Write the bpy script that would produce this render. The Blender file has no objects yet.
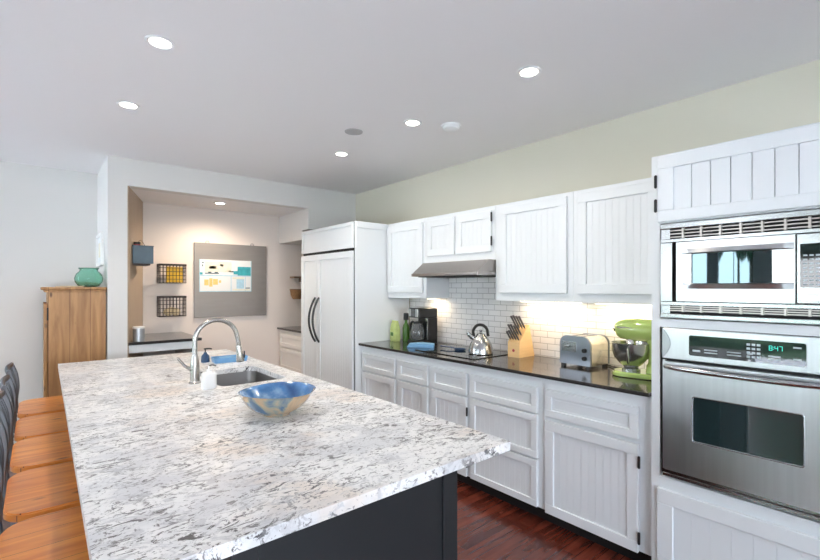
import bpy, bmesh, math, random
from mathutils import Vector, Matrix
random.seed(4)
S = bpy.context.scene
COL = S.collection
R = math.radians
PI = math.pi

# ---------------------------------------------------------------- camera
cd = bpy.data.cameras.new('camera')
cam = bpy.data.objects.new('camera', cd)
COL.objects.link(cam)
cam.location = (0, 0, 1.43)
cam.rotation_euler = (R(90), 0, R(-40.05))
cd.sensor_width = 36
cd.lens = 36 * 445 / 820
cd.shift_y = 7.5 / 820
cd.clip_start = 0.02
S.camera = cam

# ---------------------------------------------------------------- view, world, daylight
S.view_settings.view_transform = 'Standard'
S.view_settings.look = 'None'
S.view_settings.gamma = 1
S.view_settings.use_curve_mapping = False
S.view_settings.exposure = 0.26
SKY = 9.5

W = bpy.data.worlds.new('sky')
S.world = W
W.use_nodes = True
nt = W.node_tree
nt.nodes.clear()
wo = nt.nodes.new('ShaderNodeOutputWorld')
wb = nt.nodes.new('ShaderNodeBackground')
wr = nt.nodes.new('ShaderNodeValToRGB')
wt = nt.nodes.new('ShaderNodeTexCoord')
ws = nt.nodes.new('ShaderNodeSeparateXYZ')
wm = nt.nodes.new('ShaderNodeMapRange')
nt.links.new(wt.outputs['Generated'], ws.inputs[0])
nt.links.new(ws.outputs['Z'], wm.inputs[0])
wm.inputs[1].default_value = -0.2
wm.inputs[2].default_value = 1.0
nt.links.new(wm.outputs[0], wr.inputs[0])
nt.links.new(wr.outputs[0], wb.inputs[0])
nt.links.new(wb.outputs[0], wo.inputs[0])
e = wr.color_ramp.elements
e[0].position = 0.0; e[0].color = (0.6, 0.6, 0.6, 1)
e[1].position = 1.0; e[1].color = (0.50, 0.68, 1.0, 1)
k = e.new(0.20); k.color = (0.90, 0.95, 1.0, 1)
k = e.new(0.45); k.color = (0.72, 0.84, 1.0, 1)
wb.inputs[1].default_value = SKY

# room
XW, ZC, YH, YB, YL = 2.92, 2.54, 4.48, 5.25, 5.30
XL, Y0 = -3.2, -3.0
WINL = [(0.7, 2.7), (3.3, 6.1)]  # unseen left windows, their layout invented to brighten the far end
WINB = [(-2.7, -0.3), (0.0, 1.9)]  # invented back windows, added as daylight fill for the far walls
WZ = (0.25, 2.3)

def portal(name, loc, rot, sx, sy):
    l = bpy.data.lights.new(name, 'AREA')
    l.shape = 'RECTANGLE'; l.size = sx; l.size_y = sy
    l.energy = 1
    l.cycles.is_portal = True
    o = bpy.data.objects.new(name, l); COL.objects.link(o)
    o.location = loc; o.rotation_euler = rot
for (a, b) in WINL:
    portal('window_daylight', (XL + 0.02, (a + b) / 2, sum(WZ) / 2), (0, R(-90), 0), WZ[1] - WZ[0], b - a)
for (a, b) in WINB:
    portal('window_daylight', ((a + b) / 2, Y0 + 0.02, sum(WZ) / 2), (R(90), 0, 0), b - a, WZ[1] - WZ[0])

sd = bpy.data.lights.new('sun', 'SUN'); sd.energy = 26; sd.angle = R(1.5); sd.color = (1, .96, .90)
so = bpy.data.objects.new('sun', sd); COL.objects.link(so)
so.rotation_euler = Vector((.45, .35, 1)).to_track_quat('Z', 'Y').to_euler()   # sun high behind the solid walls: lights the terrace only

# ---------------------------------------------------------------- materials
def new_mat(name):
    m = bpy.data.materials.new(name); m.use_nodes = True
    n = m.node_tree; b = n.nodes['Principled BSDF']
    return m, n, b
def pmat(name, col, rough=0.5, metal=0.0, bump=0, bscale=40, coat=0, emit=None, estr=0, trans=0, ior=1.45, var=0, vscale=6, aniso=None, spec=0.5):
    m, n, b = new_mat(name)
    c = (*col, 1)
    b.inputs['Base Color'].default_value = c
    b.inputs['Roughness'].default_value = rough
    b.inputs['Metallic'].default_value = metal
    b.inputs['Coat Weight'].default_value = coat
    b.inputs['Transmission Weight'].default_value = trans
    b.inputs['IOR'].default_value = ior
    b.inputs['Specular IOR Level'].default_value = spec
    if emit:
        b.inputs['Emission Color'].default_value = (*emit, 1)
        b.inputs['Emission Strength'].default_value = estr
    tc = n.nodes.new('ShaderNodeTexCoord')
    mp = n.nodes.new('ShaderNodeMapping')
    n.links.new(tc.outputs['Object'], mp.inputs[0])
    if aniso: mp.inputs['Scale'].default_value = aniso
    no = n.nodes.new('ShaderNodeTexNoise'); no.inputs['Scale'].default_value = vscale
    no.inputs['Detail'].default_value = 3
    n.links.new(mp.outputs[0], no.inputs[0])
    if var:
        mx = n.nodes.new('ShaderNodeMix'); mx.data_type = 'RGBA'
        mx.inputs[6].default_value = tuple(x * (1 - var) for x in col) + (1,)
        mx.inputs[7].default_value = tuple(min(1, x * (1 + var)) for x in col) + (1,)
        n.links.new(no.outputs[0], mx.inputs[0]); n.links.new(mx.outputs[2], b.inputs['Base Color'])
    if bump:
        n2 = n.nodes.new('ShaderNodeTexNoise'); n2.inputs['Scale'].default_value = bscale
        n.links.new(mp.outputs[0], n2.inputs[0])
        bu = n.nodes.new('ShaderNodeBump'); bu.inputs['Strength'].default_value = bump
        bu.inputs['Distance'].default_value = 0.002
        n.links.new(n2.outputs[0], bu.inputs['Height']); n.links.new(bu.outputs[0], b.inputs['Normal'])
    return m

M = {}
M['ceiling'] = pmat('ceiling_paint', (0.88, 0.865, 0.86), 0.9, bump=0.05, bscale=80)
M['wall'] = pmat('grey_white_wall_paint', (0.76, 0.75, 0.73), 0.85, bump=0.05, bscale=80)
M['cream'] = pmat('cream_wall_paint', (0.73, 0.70, 0.59), 0.85, bump=0.05, bscale=80)
M['alcove'] = pmat('warm_lit_alcove_paint', (0.82, 0.75, 0.70), 0.85, bump=0.05, bscale=80)  # same wall paint, with warm lamp light mixed into the colour
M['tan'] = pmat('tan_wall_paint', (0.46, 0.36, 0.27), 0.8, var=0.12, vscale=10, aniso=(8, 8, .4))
M['doorblue'] = pmat('blue_grey_door_paint', (0.33, 0.40, 0.45), 0.6)
M['cab'] = pmat('white_cabinet_paint', (0.78, 0.815, 0.84), 0.35, bump=0.03, bscale=30)
M['cabwarm'] = pmat('off_white_cabinet_paint', (0.80, 0.78, 0.75), 0.4, bump=0.03, bscale=30)
M['hinge'] = pmat('dark_bronze_hinge', (0.05, 0.05, 0.055), 0.45, 0.7)
M['toe'] = pmat('black_toe_kick', (0.015, 0.014, 0.014), 0.6)
M['island'] = pmat('charcoal_island_paint', (0.016, 0.019, 0.022), 0.4, var=0.15, vscale=3, bump=0.05)
M['steel'] = pmat('brushed_stainless', (0.68, 0.71, 0.74), 0.34, 1.0, var=0.12, vscale=6, aniso=(1, 8, .3))
M['steelv'] = pmat('polished_stainless', (0.46, 0.48, 0.49), 0.22, 1.0)
M['hood'] = pmat('hood_stainless', (0.42, 0.39, 0.37), 0.30, 1.0, var=0.05, vscale=8, aniso=(20, 1, 1))
M['chrome'] = pmat('satin_nickel', (0.42, 0.41, 0.40), 0.27, 1.0)
M['black'] = pmat('black_plastic', (0.018, 0.018, 0.02), 0.35)
M['blackglass'] = pmat('black_glass', (0.012, 0.016, 0.018), 0.04, coat=0.5)
M['ovenglass'] = pmat('dark_oven_glass', (0.015, 0.03, 0.032), 0.05, coat=1.0, spec=0.9)
M['darkgap'] = pmat('dark_gap', (0.02, 0.02, 0.022), 0.7)
M['counter'] = pmat('black_granite', (0.035, 0.032, 0.032), 0.16, var=0.5, vscale=120, coat=0.3)
M['metalgrey'] = pmat('gunmetal_stool_frame', (0.17, 0.18, 0.20), 0.38, 0.75)
M['handle'] = pmat('dark_fridge_handle', (0.06, 0.065, 0.07), 0.35, 0.6)
M['white'] = pmat('white_plastic', (0.85, 0.85, 0.85), 0.4)
M['trimwhite'] = pmat('lamp_trim_white', (0.82, 0.82, 0.82), 0.4)
M['speaker'] = pmat('grey_speaker_grille', (0.50, 0.50, 0.50), 0.8, bump=0.6, bscale=400)
M['board'] = pmat('grey_magnet_board', (0.34, 0.32, 0.305), 0.42, 0.5, var=0.08, vscale=4, aniso=(1, 1, 6))
M['paper'] = pmat('white_paper', (0.80, 0.84, 0.86), 0.7)
M['pblue'] = pmat('print_pale_blue', (0.42, 0.66, 0.80), 0.7, var=0.25, vscale=30)
M['pteal'] = pmat('print_teal', (0.05, 0.38, 0.45), 0.7, var=0.4, vscale=25)
M['pyellow'] = pmat('print_yellow', (0.80, 0.62, 0.22), 0.7, var=0.3, vscale=40)
M['pcream'] = pmat('print_cream', (0.80, 0.78, 0.66), 0.7, var=0.15, vscale=30)
M['pdark'] = pmat('print_dark', (0.08, 0.14, 0.18), 0.7)
M['wire'] = pmat('dark_basket_wire', (0.06, 0.05, 0.05), 0.5, 0.6)
M['yellow'] = pmat('yellow_folder', (0.90, 0.55, 0.04), 0.6, var=0.1)
M['creamcloth'] = pmat('cream_packets', (0.75, 0.60, 0.38), 0.7, var=0.4, vscale=30)
M['galv'] = pmat('blue_grey_tin', (0.11, 0.15, 0.18), 0.45, 0.5, var=0.2, vscale=12)
M['red'] = pmat('red_lacquer', (0.35, 0.03, 0.04), 0.4)
M['tin'] = pmat('grey_canister_tin', (0.45, 0.47, 0.50), 0.3, 0.9)
M['greenbag'] = pmat('green_foil', (0.50, 0.60, 0.22), 0.45, var=0.3, vscale=25)
M['greenglass'] = pmat('sea_green_glass', (0.55, 0.88, 0.76), 0.06, trans=0.93, ior=1.4, bump=0.5, bscale=35)
M['greensoap'] = pmat('dark_green_bottle', (0.10, 0.25, 0.05), 0.15, trans=0.3)
M['carafe'] = pmat('carafe_glass', (0.35, 0.37, 0.38), 0.03, trans=0.7, ior=1.45)
M['coffee'] = pmat('dark_coffee', (0.03, 0.015, 0.01), 0.1)
M['towel'] = pmat('pale_blue_terry', (0.20, 0.40, 0.62), 0.95, bump=0.6, bscale=250)
M['bluetray'] = pmat('blue_plastic_tray', (0.16, 0.36, 0.62), 0.3, var=0.1)
M['navy'] = pmat('navy_plastic', (0.03, 0.07, 0.15), 0.3)
M['woodblock'] = pmat('maple_block', (0.72, 0.48, 0.23), 0.45, var=0.12, vscale=8, aniso=(1, 1, 8))
M['mixer'] = pmat('lime_green_enamel', (0.47, 0.63, 0.19), 0.14, coat=1.0)
M['mixband'] = pmat('mixer_silver_band', (0.75, 0.75, 0.72), 0.15, 1.0)
M['toastend'] = pmat('toaster_front_steel', (0.28, 0.31, 0.35), 0.28, 1.0)
M['toastbody'] = pmat('toaster_body_steel', (0.78, 0.72, 0.62), 0.18, 1.0)
M['label'] = pmat('pale_key_print', (0.55, 0.62, 0.66), 0.5)
M['wicker'] = pmat('brown_wicker', (0.30, 0.17, 0.08), 0.8, bump=0.8, bscale=120, var=0.4, vscale=40)
M['walnut'] = pmat('walnut_shelf_wood', (0.22, 0.14, 0.09), 0.5, var=0.2)
M['sticker'] = pmat('blade_steel', (0.6, 0.6, 0.62), 0.25, 1.0)
M['clock'] = pmat('clock_digits', (0.0, 0.1, 0.09), 0.5, emit=(0.1, 0.9, 0.75), estr=1.2)
M['lamp'] = pmat('lamp_lens', (1, 1, 1), 0.5, emit=(1.0, 0.93, 0.82), estr=14)
M['strip'] = pmat('warm_strip_lens', (1, 1, 1), 0.5, emit=(1.0, 0.78, 0.5), estr=6)
M['grass'] = pmat('lawn', (0.07, 0.09, 0.06), 0.9, var=0.4, vscale=3)
M['bounce_terrace'] = pmat('pale_bounce_terrace', (0.72, 0.74, 0.78), 0.9, var=.06)  # pale reflector, added to throw sunlight up to the ceiling
M['leaf'] = pmat('tree_leaves', (0.05, 0.115, 0.06), 0.8, var=0.5, vscale=8)
M['bark'] = pmat('tree_bark', (0.10, 0.08, 0.06), 0.9, var=0.3, vscale=10)
M['bulbglass'] = M['greenglass']

def glass_pane():
    m = bpy.data.materials.new('window_glass'); m.use_nodes = True
    n = m.node_tree; n.nodes.clear()
    o = n.nodes.new('ShaderNodeOutputMaterial'); mx = n.nodes.new('ShaderNodeMixShader')
    t = n.nodes.new('ShaderNodeBsdfTransparent'); g = n.nodes.new('ShaderNodeBsdfGlossy')
    g.inputs['Roughness'].default_value = 0.02
    f = n.nodes.new('ShaderNodeFresnel'); f.inputs[0].default_value = 1.3
    n.links.new(f.outputs[0], mx.inputs[0]); n.links.new(t.outputs[0], mx.inputs[1]); n.links.new(g.outputs[0], mx.inputs[2])
    n.links.new(mx.outputs[0], o.inputs[0])
    return m
M['pane'] = glass_pane()

def ramp(n, pts):
    r = n.nodes.new('ShaderNodeValToRGB'); el = r.color_ramp.elements
    while len(el) > 2: el.remove(el[-1])
    for i, (p, c) in enumerate(pts):
        q = el[i] if i < 2 else el.new(p)
        q.position = p; q.color = (*c, 1) if len(c) == 3 else c
    return r
def mixc(n, fac, a, b, mode='MIX'):
    m = n.nodes.new('ShaderNodeMix'); m.data_type = 'RGBA'; m.blend_type = mode
    for s, v in ((0, fac), (6, a), (7, b)):
        if hasattr(v, 'links') or hasattr(v, 'is_linked'): n.links.new(v, m.inputs[s])
        else: m.inputs[s].default_value = v if s == 0 else (*v, 1)
    return m.outputs[2]

def granite():
    m, n, b = new_mat('white_granite_with_grey_veins')
    tc = n.nodes.new('ShaderNodeTexCoord')
    def noise(scale, rot, stretch, detail=4, dist=0.0, rough=0.6, loc=(0, 0, 0)):
        mp = n.nodes.new('ShaderNodeMapping')
        mp.inputs['Rotation'].default_value = (0, 0, R(rot)); mp.inputs['Scale'].default_value = stretch
        mp.inputs['Location'].default_value = loc
        n.links.new(tc.outputs['Object'], mp.inputs[0])
        t = n.nodes.new('ShaderNodeTexNoise'); t.inputs['Scale'].default_value = scale
        t.inputs['Detail'].default_value = detail; t.inputs['Distortion'].default_value = dist
        t.inputs['Roughness'].default_value = rough
        n.links.new(mp.outputs[0], t.inputs[0]); return t.outputs[0]
    def thr(o, a, bb, lo=0.0, hi=1.0):
        r = n.nodes.new('ShaderNodeMapRange'); r.interpolation_type = 'SMOOTHSTEP'
        r.inputs[1].default_value = a; r.inputs[2].default_value = bb
        r.inputs[3].default_value = lo; r.inputs[4].default_value = hi
        n.links.new(o, r.inputs[0]); return r.outputs[0]
    def mul(a, bb):
        q = n.nodes.new('ShaderNodeMath'); q.operation = 'MULTIPLY'
        n.links.new(a, q.inputs[0]); n.links.new(bb, q.inputs[1]); return q.outputs[0]
    base = mixc(n, thr(noise(6, 20, (1, 1, 1), 4), 0.42, 0.60), (0.88, 0.88, 0.875), (0.70, 0.71, 0.73))
    base = mixc(n, thr(noise(3.0, 0, (1, 1, 1), 4, loc=(3, 1, 0)), 0.52, 0.68, 0, .55), base, (0.76, 0.64, 0.54))
    base = mixc(n, thr(noise(12, -30, (1, 2.0, 1), 6, 1.6, 0.65, (4, 4, 0)), 0.53, 0.61, 0, .6), base, (0.50, 0.505, 0.53))
    patch = thr(noise(3.0, 0, (1, 1, 1), 3, loc=(7, 2, 0)), 0.40, 0.58)
    vein = thr(noise(13, -30, (1, 2.1, 1), 7, 2.2, 0.72), 0.545, 0.585)
    base = mixc(n, mul(vein, patch), base, (0.085, 0.08, 0.085))
    v2 = thr(noise(30, -10, (1, 1.8, 1), 5, 1.2, 0.65, (2, 5, 0)), 0.575, 0.62, 0, .85)
    base = mixc(n, v2, base, (0.17, 0.165, 0.17))
    sp = thr(noise(90, 0, (1, 1, 1), 2), 0.63, 0.70, 0, .7)
    base = mixc(n, sp, base, (0.20, 0.18, 0.18))
    n.links.new(base, b.inputs['Base Color'])
    b.inputs['Roughness'].default_value = 0.33
    b.inputs['Coat Weight'].default_value = 0.05; b.inputs['Coat Roughness'].default_value = 0.2
    return m
M['granite'] = granite()

def wood(name, c1, c2, knot, axis_scale, plank=None, rnd=False, rough=0.35, coat=0.2, plank_axes=('X', 'Y'), pscale=(1, 1), gap=(0.1, 0.04, 0.02)):
    m, n, b = new_mat(name)
    tc = n.nodes.new('ShaderNodeTexCoord'); mp = n.nodes.new('ShaderNodeMapping')
    mp.inputs['Scale'].default_value = axis_scale
    src = tc.outputs['Object']
    if rnd:
        oi = n.nodes.new('ShaderNodeObjectInfo'); vm = n.nodes.new('ShaderNodeVectorMath'); vm.operation = 'SCALE'
        vm.inputs[0].default_value = (7, 5, 3); n.links.new(oi.outputs['Random'], vm.inputs['Scale'])
        va = n.nodes.new('ShaderNodeVectorMath'); n.links.new(src, va.inputs[0]); n.links.new(vm.outputs[0], va.inputs[1]); src = va.outputs[0]
    n.links.new(src, mp.inputs[0])
    t = n.nodes.new('ShaderNodeTexNoise'); t.inputs['Scale'].default_value = 4; t.inputs['Detail'].default_value = 6
    t.inputs['Distortion'].default_value = 0.6
    n.links.new(mp.outputs[0], t.inputs[0])
    r = ramp(n, [(0.3, c1), (0.7, c2)]); n.links.new(t.outputs[0], r.inputs[0])
    out = r.outputs[0]
    if knot:
        mk = n.nodes.new('ShaderNodeMapping'); mk.inputs['Scale'].default_value = tuple((q * 0.25 + 0.75) for q in axis_scale)
        n.links.new(src, mk.inputs[0])
        v = n.nodes.new('ShaderNodeTexVoronoi'); v.inputs['Scale'].default_value = knot[0]
        n.links.new(mk.outputs[0], v.inputs['Vector'])
        mr = n.nodes.new('ShaderNodeMapRange'); mr.inputs[1].default_value = 0.06; mr.inputs[2].default_value = 0.16
        mr.inputs[3].default_value = 1; mr.inputs[4].default_value = 0
        n.links.new(v.outputs['Distance'], mr.inputs[0])
        out = mixc(n, mr.outputs[0], out, knot[1])
    if plank:
        sx = n.nodes.new('ShaderNodeSeparateXYZ'); n.links.new(tc.outputs['Object'], sx.inputs[0])
        cb = n.nodes.new('ShaderNodeCombineXYZ')
        ad = n.nodes.new('ShaderNodeMath'); ad.operation = 'ADD'; ad.inputs[1].default_value = 60.02 if plank[0] > 100 else 0.0
        n.links.new(sx.outputs[plank_axes[0]], ad.inputs[0]); n.links.new(ad.outputs[0], cb.inputs[0]); n.links.new(sx.outputs[plank_axes[1]], cb.inputs[1])
        br = n.nodes.new('ShaderNodeTexBrick'); br.offset = 0.37
        n.links.new(cb.outputs[0], br.inputs['Vector'])
        br.inputs['Scale'].default_value = 1; br.inputs['Brick Width'].default_value = plank[0]
        br.inputs['Row Height'].default_value = plank[1]; br.inputs['Mortar Size'].default_value = plank[2]
        br.inputs['Color1'].default_value = (*[x * 1.0 for x in plank[3]], 1); br.inputs['Color2'].default_value = (*plank[4], 1)
        br.inputs['Mortar'].default_value = (*gap, 1)
        out = mixc(n, 1.0, out, br.outputs[0], 'MULTIPLY')
    n.links.new(out, b.inputs['Base Color'])
    b.inputs['Roughness'].default_value = rough; b.inputs['Coat Weight'].default_value = coat
    b.inputs['Coat Roughness'].default_value = 0.15
    return m
M['floor'] = wood('red_brown_floorboards', (0.10, 0.020, 0.012), (0.25, 0.06, 0.035), None, (0.6, 6, 6),
                  plank=(1.1, 0.083, 0.0015, (1, 1, 1), (0.55, 0.5, 0.5)), rough=0.22, coat=0.4)
M['seat'] = wood('orange_pine_seat', (0.66, 0.19, 0.028), (0.93, 0.37, 0.07), (5.5, (0.28, 0.07, 0.02)), (0.7, 6, 6), rnd=True,
                 plank=(200, 0.115, 0.0008, (1, 1, 1), (0.86, 0.82, 0.78)), rough=0.35, coat=0.3)
M['pine'] = wood('aged_pine_boards', (0.33, 0.155, 0.055), (0.55, 0.30, 0.12), (6, (0.14, 0.07, 0.03)), (6, 6, 0.7),
                 plank=(0.135, 5, 0.0012, (1, 1, 1), (0.85, 0.83, 0.8)), plank_axes=('X', 'Z'), rough=0.5, coat=0.1)

def tiles():
    m, n, b = new_mat('white_subway_tiles')
    tc = n.nodes.new('ShaderNodeTexCoord'); sx = n.nodes.new('ShaderNodeSeparateXYZ')
    n.links.new(tc.outputs['Object'], sx.inputs[0])
    cb = n.nodes.new('ShaderNodeCombineXYZ')
    n.links.new(sx.outputs['Y'], cb.inputs[0]); n.links.new(sx.outputs['Z'], cb.inputs[1])
    br = n.nodes.new('ShaderNodeTexBrick'); n.links.new(cb.outputs[0], br.inputs['Vector'])
    br.inputs['Scale'].default_value = 1; br.inputs['Brick Width'].default_value = 0.125
    br.inputs['Row Height'].default_value = 0.046; br.inputs['Mortar Size'].default_value = 0.0022
    br.inputs['Mortar Smooth'].default_value = 0.1
    br.inputs['Color1'].default_value = (0.88, 0.88, 0.88, 1); br.inputs['Color2'].default_value = (0.83, 0.83, 0.84, 1)
    br.inputs['Mortar'].default_value = (0.46, 0.46, 0.47, 1)
    n.links.new(br.outputs[0], b.inputs['Base Color'])
    bu = n.nodes.new('ShaderNodeBump'); bu.inputs['Strength'].default_value = 0.5; bu.inputs['Distance'].default_value = 0.003
    bu.invert = True
    n.links.new(br.outputs['Fac'], bu.inputs['Height']); n.links.new(bu.outputs[0], b.inputs['Normal'])
    b.inputs['Roughness'].default_value = 0.18
    return m
M['tile'] = tiles()

def bowl_glaze():
    m, n, b = new_mat('tan_and_blue_glaze')
    tc = n.nodes.new('ShaderNodeTexCoord')
    t = n.nodes.new('ShaderNodeTexNoise'); t.inputs['Scale'].default_value = 11; t.inputs['Distortion'].default_value = 1.0; t.inputs['Detail'].default_value = 6
    n.links.new(tc.outputs['Object'], t.inputs[0])
    r = ramp(n, [(0.38, (0.10, 0.17, 0.27)), (0.47, (0.28, 0.30, 0.26)), (0.56, (0.52, 0.36, 0.22)), (0.68, (0.40, 0.30, 0.20))])
    n.links.new(t.outputs[0], r.inputs[0]); n.links.new(r.outputs[0], b.inputs['Base Color'])
    b.inputs['Roughness'].default_value = 0.18; b.inputs['Coat Weight'].default_value = 0.6
    m2, n, b = new_mat('streaked_blue_glaze')
    tc = n.nodes.new('ShaderNodeTexCoord')
    t = n.nodes.new('ShaderNodeTexNoise'); t.inputs['Scale'].default_value = 14; t.inputs['Detail'].default_value = 5
    n.links.new(tc.outputs['Object'], t.inputs[0])
    r = ramp(n, [(0.3, (0.03, 0.10, 0.26)), (0.55, (0.08, 0.23, 0.48)), (0.75, (0.35, 0.55, 0.72))])
    n.links.new(t.outputs[0], r.inputs[0]); n.links.new(r.outputs[0], b.inputs['Base Color'])
    b.inputs['Roughness'].default_value = 0.12; b.inputs['Coat Weight'].default_value = 0.8
    return m, m2
M['glaze_out'], M['glaze_in'] = bowl_glaze()

# ---------------------------------------------------------------- mesh helpers
def box(bm, x0, x1, y0, y1, z0, z1, bev=0.0, seg=2):
    if x0 > x1: x0, x1 = x1, x0
    if y0 > y1: y0, y1 = y1, y0
    if z0 > z1: z0, z1 = z1, z0
    r = bmesh.ops.create_cube(bm, size=1)
    vs = r['verts']
    bmesh.ops.scale(bm, vec=(x1 - x0, y1 - y0, z1 - z0), verts=vs)
    bmesh.ops.translate(bm, vec=((x0 + x1) / 2, (y0 + y1) / 2, (z0 + z1) / 2), verts=vs)
    if bev > 0:
        es = list({ed for v in vs for ed in v.link_edges})
        bmesh.ops.bevel(bm, geom=es, offset=bev, segments=seg, affect='EDGES', profile=0.5)
    return bm
def B(*a, **k): return box(bmesh.new(), *a, **k)
def prism(bm, pts, z0, z1, axis='z'):
    def P(a, b, c):
        return {'z': (a, b, c), 'y': (a, c, b), 'x': (c, a, b)}[axis]
    lo = [bm.verts.new(P(a, b, z0)) for a, b in pts]; hi = [bm.verts.new(P(a, b, z1)) for a, b in pts]
    fs = [bm.faces.new(lo), bm.faces.new(list(reversed(hi)))]
    for i in range(len(pts)):
        j = (i + 1) % len(pts)
        fs.append(bm.faces.new((lo[i], hi[i], hi[j], lo[j])))
    bmesh.ops.recalc_face_normals(bm, faces=fs)
    return bm
def lathe(bm, prof, c=(0, 0, 0), seg=32, sx=1, sy=1, close=False):
    rings = []
    for (r, z) in prof:
        if r < 1e-6: rings.append([bm.verts.new((c[0], c[1], c[2] + z))])
        else: rings.append([bm.verts.new((c[0] + r * sx * math.cos(2 * PI * i / seg), c[1] + r * sy * math.sin(2 * PI * i / seg), c[2] + z)) for i in range(seg)])
    fs = []
    prs = list(zip(rings, rings[1:]))
    if close: prs.append((rings[-1], rings[0]))
    for a, b in prs:
        for i in range(seg):
            j = (i + 1) % seg
            if len(a) == 1 and len(b) == 1: continue
            if len(a) == 1: fs.append(bm.faces.new((a[0], b[j], b[i])))
            elif len(b) == 1: fs.append(bm.faces.new((a[i], a[j], b[0])))
            else: fs.append(bm.faces.new((a[i], a[j], b[j], b[i])))
    for ring, want in ((rings[0], 0), (rings[-1], 1)):
        if len(ring) > 1 and not close: fs.append(bm.faces.new(ring if want else list(reversed(ring))))
    bmesh.ops.recalc_face_normals(bm, faces=fs)
    return bm
def tube(bm, pts, r, seg=10, flat=None, cyc=False):
    pts = [Vector(p) for p in pts]; n = len(pts); rings = []
    up = None
    for i, p in enumerate(pts):
        a = pts[(i - 1) % n] if (i > 0 or cyc) else p
        b = pts[(i + 1) % n] if (i < n - 1 or cyc) else p
        t = (b - a).normalized()
        if up is None:
            up = Vector((0, 0, 1)) if abs(t.z) < 0.9 else Vector((0, 1, 0))
        s = t.cross(up).normalized(); u = s.cross(t).normalized(); up = u
        rr = r[i] if isinstance(r, (list, tuple)) else r
        ry = rr * (flat or 1)
        rings.append([bm.verts.new(p + s * (rr * math.cos(2 * PI * k / seg)) + u * (ry * math.sin(2 * PI * k / seg))) for k in range(seg)])
    fs = []
    prs = list(zip(rings, rings[1:]))
    if cyc: prs.append((rings[-1], rings[0]))
    for a, b in prs:
        for k in range(seg):
            j = (k + 1) % seg
            fs.append(bm.faces.new((a[k], a[j], b[j], b[k])))
    if not cyc:
        fs.append(bm.faces.new(rings[0])); fs.append(bm.faces.new(list(reversed(rings[-1]))))
    bmesh.ops.recalc_face_normals(bm, faces=fs)
    return bm
def spline(pts, n=8):
    P = [Vector(p) for p in pts]; P = [P[0] * 2 - P[1]] + P + [P[-1] * 2 - P[-2]]; out = []
    for i in range(1, len(P) - 2):
        for k in range(n):
            t = k / n; a, b, c, d = P[i - 1:i + 3]
            out.append(0.5 * ((2 * b) + (c - a) * t + (2 * a - 5 * b + 4 * c - d) * t * t + (3 * b - a - 3 * c + d) * t ** 3))
    out.append(P[-2]); return out
def rrect(x0, x1, y0, y1, r, n=6):
    out = []
    for cx, cy, a in ((x1 - r, y1 - r, 0), (x0 + r, y1 - r, 90), (x0 + r, y0 + r, 180), (x1 - r, y0 + r, 270)):
        for k in range(n + 1):
            t = R(a + 90 * k / n); out.append((cx + r * math.cos(t), cy + r * math.sin(t)))
    return out
def slab_hole(bm, outer, holes, z0, z1):
    top = []
    def loop(pts, z): return [bm.verts.new((a, b, z)) for a, b in pts]
    allf = []
    for z in (z0, z1):
        es = []; loops = []
        for pts in [outer] + holes:
            v = loop(pts, z); loops.append(v)
            for i in range(len(v)): es.append(bm.edges.new((v[i], v[(i + 1) % len(v)])))
        r = bmesh.ops.triangle_fill(bm, edges=es, use_beauty=True)
        top.append(loops)
    for la, lb in zip(top[0], top[1]):
        for i in range(len(la)):
            j = (i + 1) % len(la)
            bm.faces.new((la[i], la[j], lb[j], lb[i]))
    bmesh.ops.recalc_face_normals(bm, faces=bm.faces[:])
    return bm
def ball(bm, c, r, sx=1, sy=1, sz=1, u=16, v=10):
    q = bmesh.ops.create_uvsphere(bm, u_segments=u, v_segments=v, radius=r)['verts']
    bmesh.ops.scale(bm, vec=(sx, sy, sz), verts=q); bmesh.ops.translate(bm, vec=c, verts=q)
    return bm
def rodd(bm, a, b, r, seg=8): return tube(bm, [a, b], r, seg)
def xform(bm, mat): bmesh.ops.transform(bm, matrix=mat, verts=bm.verts[:]); return bm

# ---------------------------------------------------------------- object helpers
ORG = {}
def _mesh(name, bm, mat, smooth):
    me = bpy.data.meshes.new(name); bm.to_mesh(me); bm.free()
    me.materials.append(M[mat] if isinstance(mat, str) else mat)
    if smooth:
        for p in me.polygons: p.use_smooth = True
        try: me.set_sharp_from_angle(angle=R(smooth if smooth > 1 else 40))
        except Exception: pass
    return me
def thing(name, label, cat, loc=(0, 0, 0), rz=0, group=None, world=True):
    o = bpy.data.objects.new(name, None); COL.objects.link(o)
    o.empty_display_size = 0.1
    o.location = loc; o.rotation_euler = (0, 0, rz)
    o['label'] = label; o['category'] = cat
    if group: o['group'] = group
    if world: ORG[o.name] = Vector(loc)
    else: ORG[o.name] = Vector((0, 0, 0))
    return o
def part(name, bm, mat, par, smooth=0, label=None):
    org = ORG[par.name]
    bmesh.ops.translate(bm, vec=-org, verts=bm.verts[:])
    o = bpy.data.objects.new(name, _mesh(name, bm, mat, smooth)); COL.objects.link(o)
    o.parent = par; ORG[o.name] = org
    if label: o['label'] = label
    return o
def single(name, bm, mat, label, cat, loc=(0, 0, 0), rz=0, group=None, smooth=0, world=False):
    if world: bmesh.ops.translate(bm, vec=-Vector(loc), verts=bm.verts[:])
    o = bpy.data.objects.new(name, _mesh(name, bm, mat, smooth)); COL.objects.link(o)
    o.location = loc; o.rotation_euler = (0, 0, rz); o['label'] = label; o['category'] = cat
    ORG[o.name] = Vector(loc) if world else Vector((0, 0, 0))
    if group: o['group'] = group
    return o
def struct(name, bm, mat, smooth=0, par=None):
    o = bpy.data.objects.new(name, _mesh(name, bm, mat, smooth)); COL.objects.link(o)
    if par: o.parent = par
    else: o['kind'] = 'structure'
    ORG[o.name] = Vector((0, 0, 0))
    return o
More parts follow.
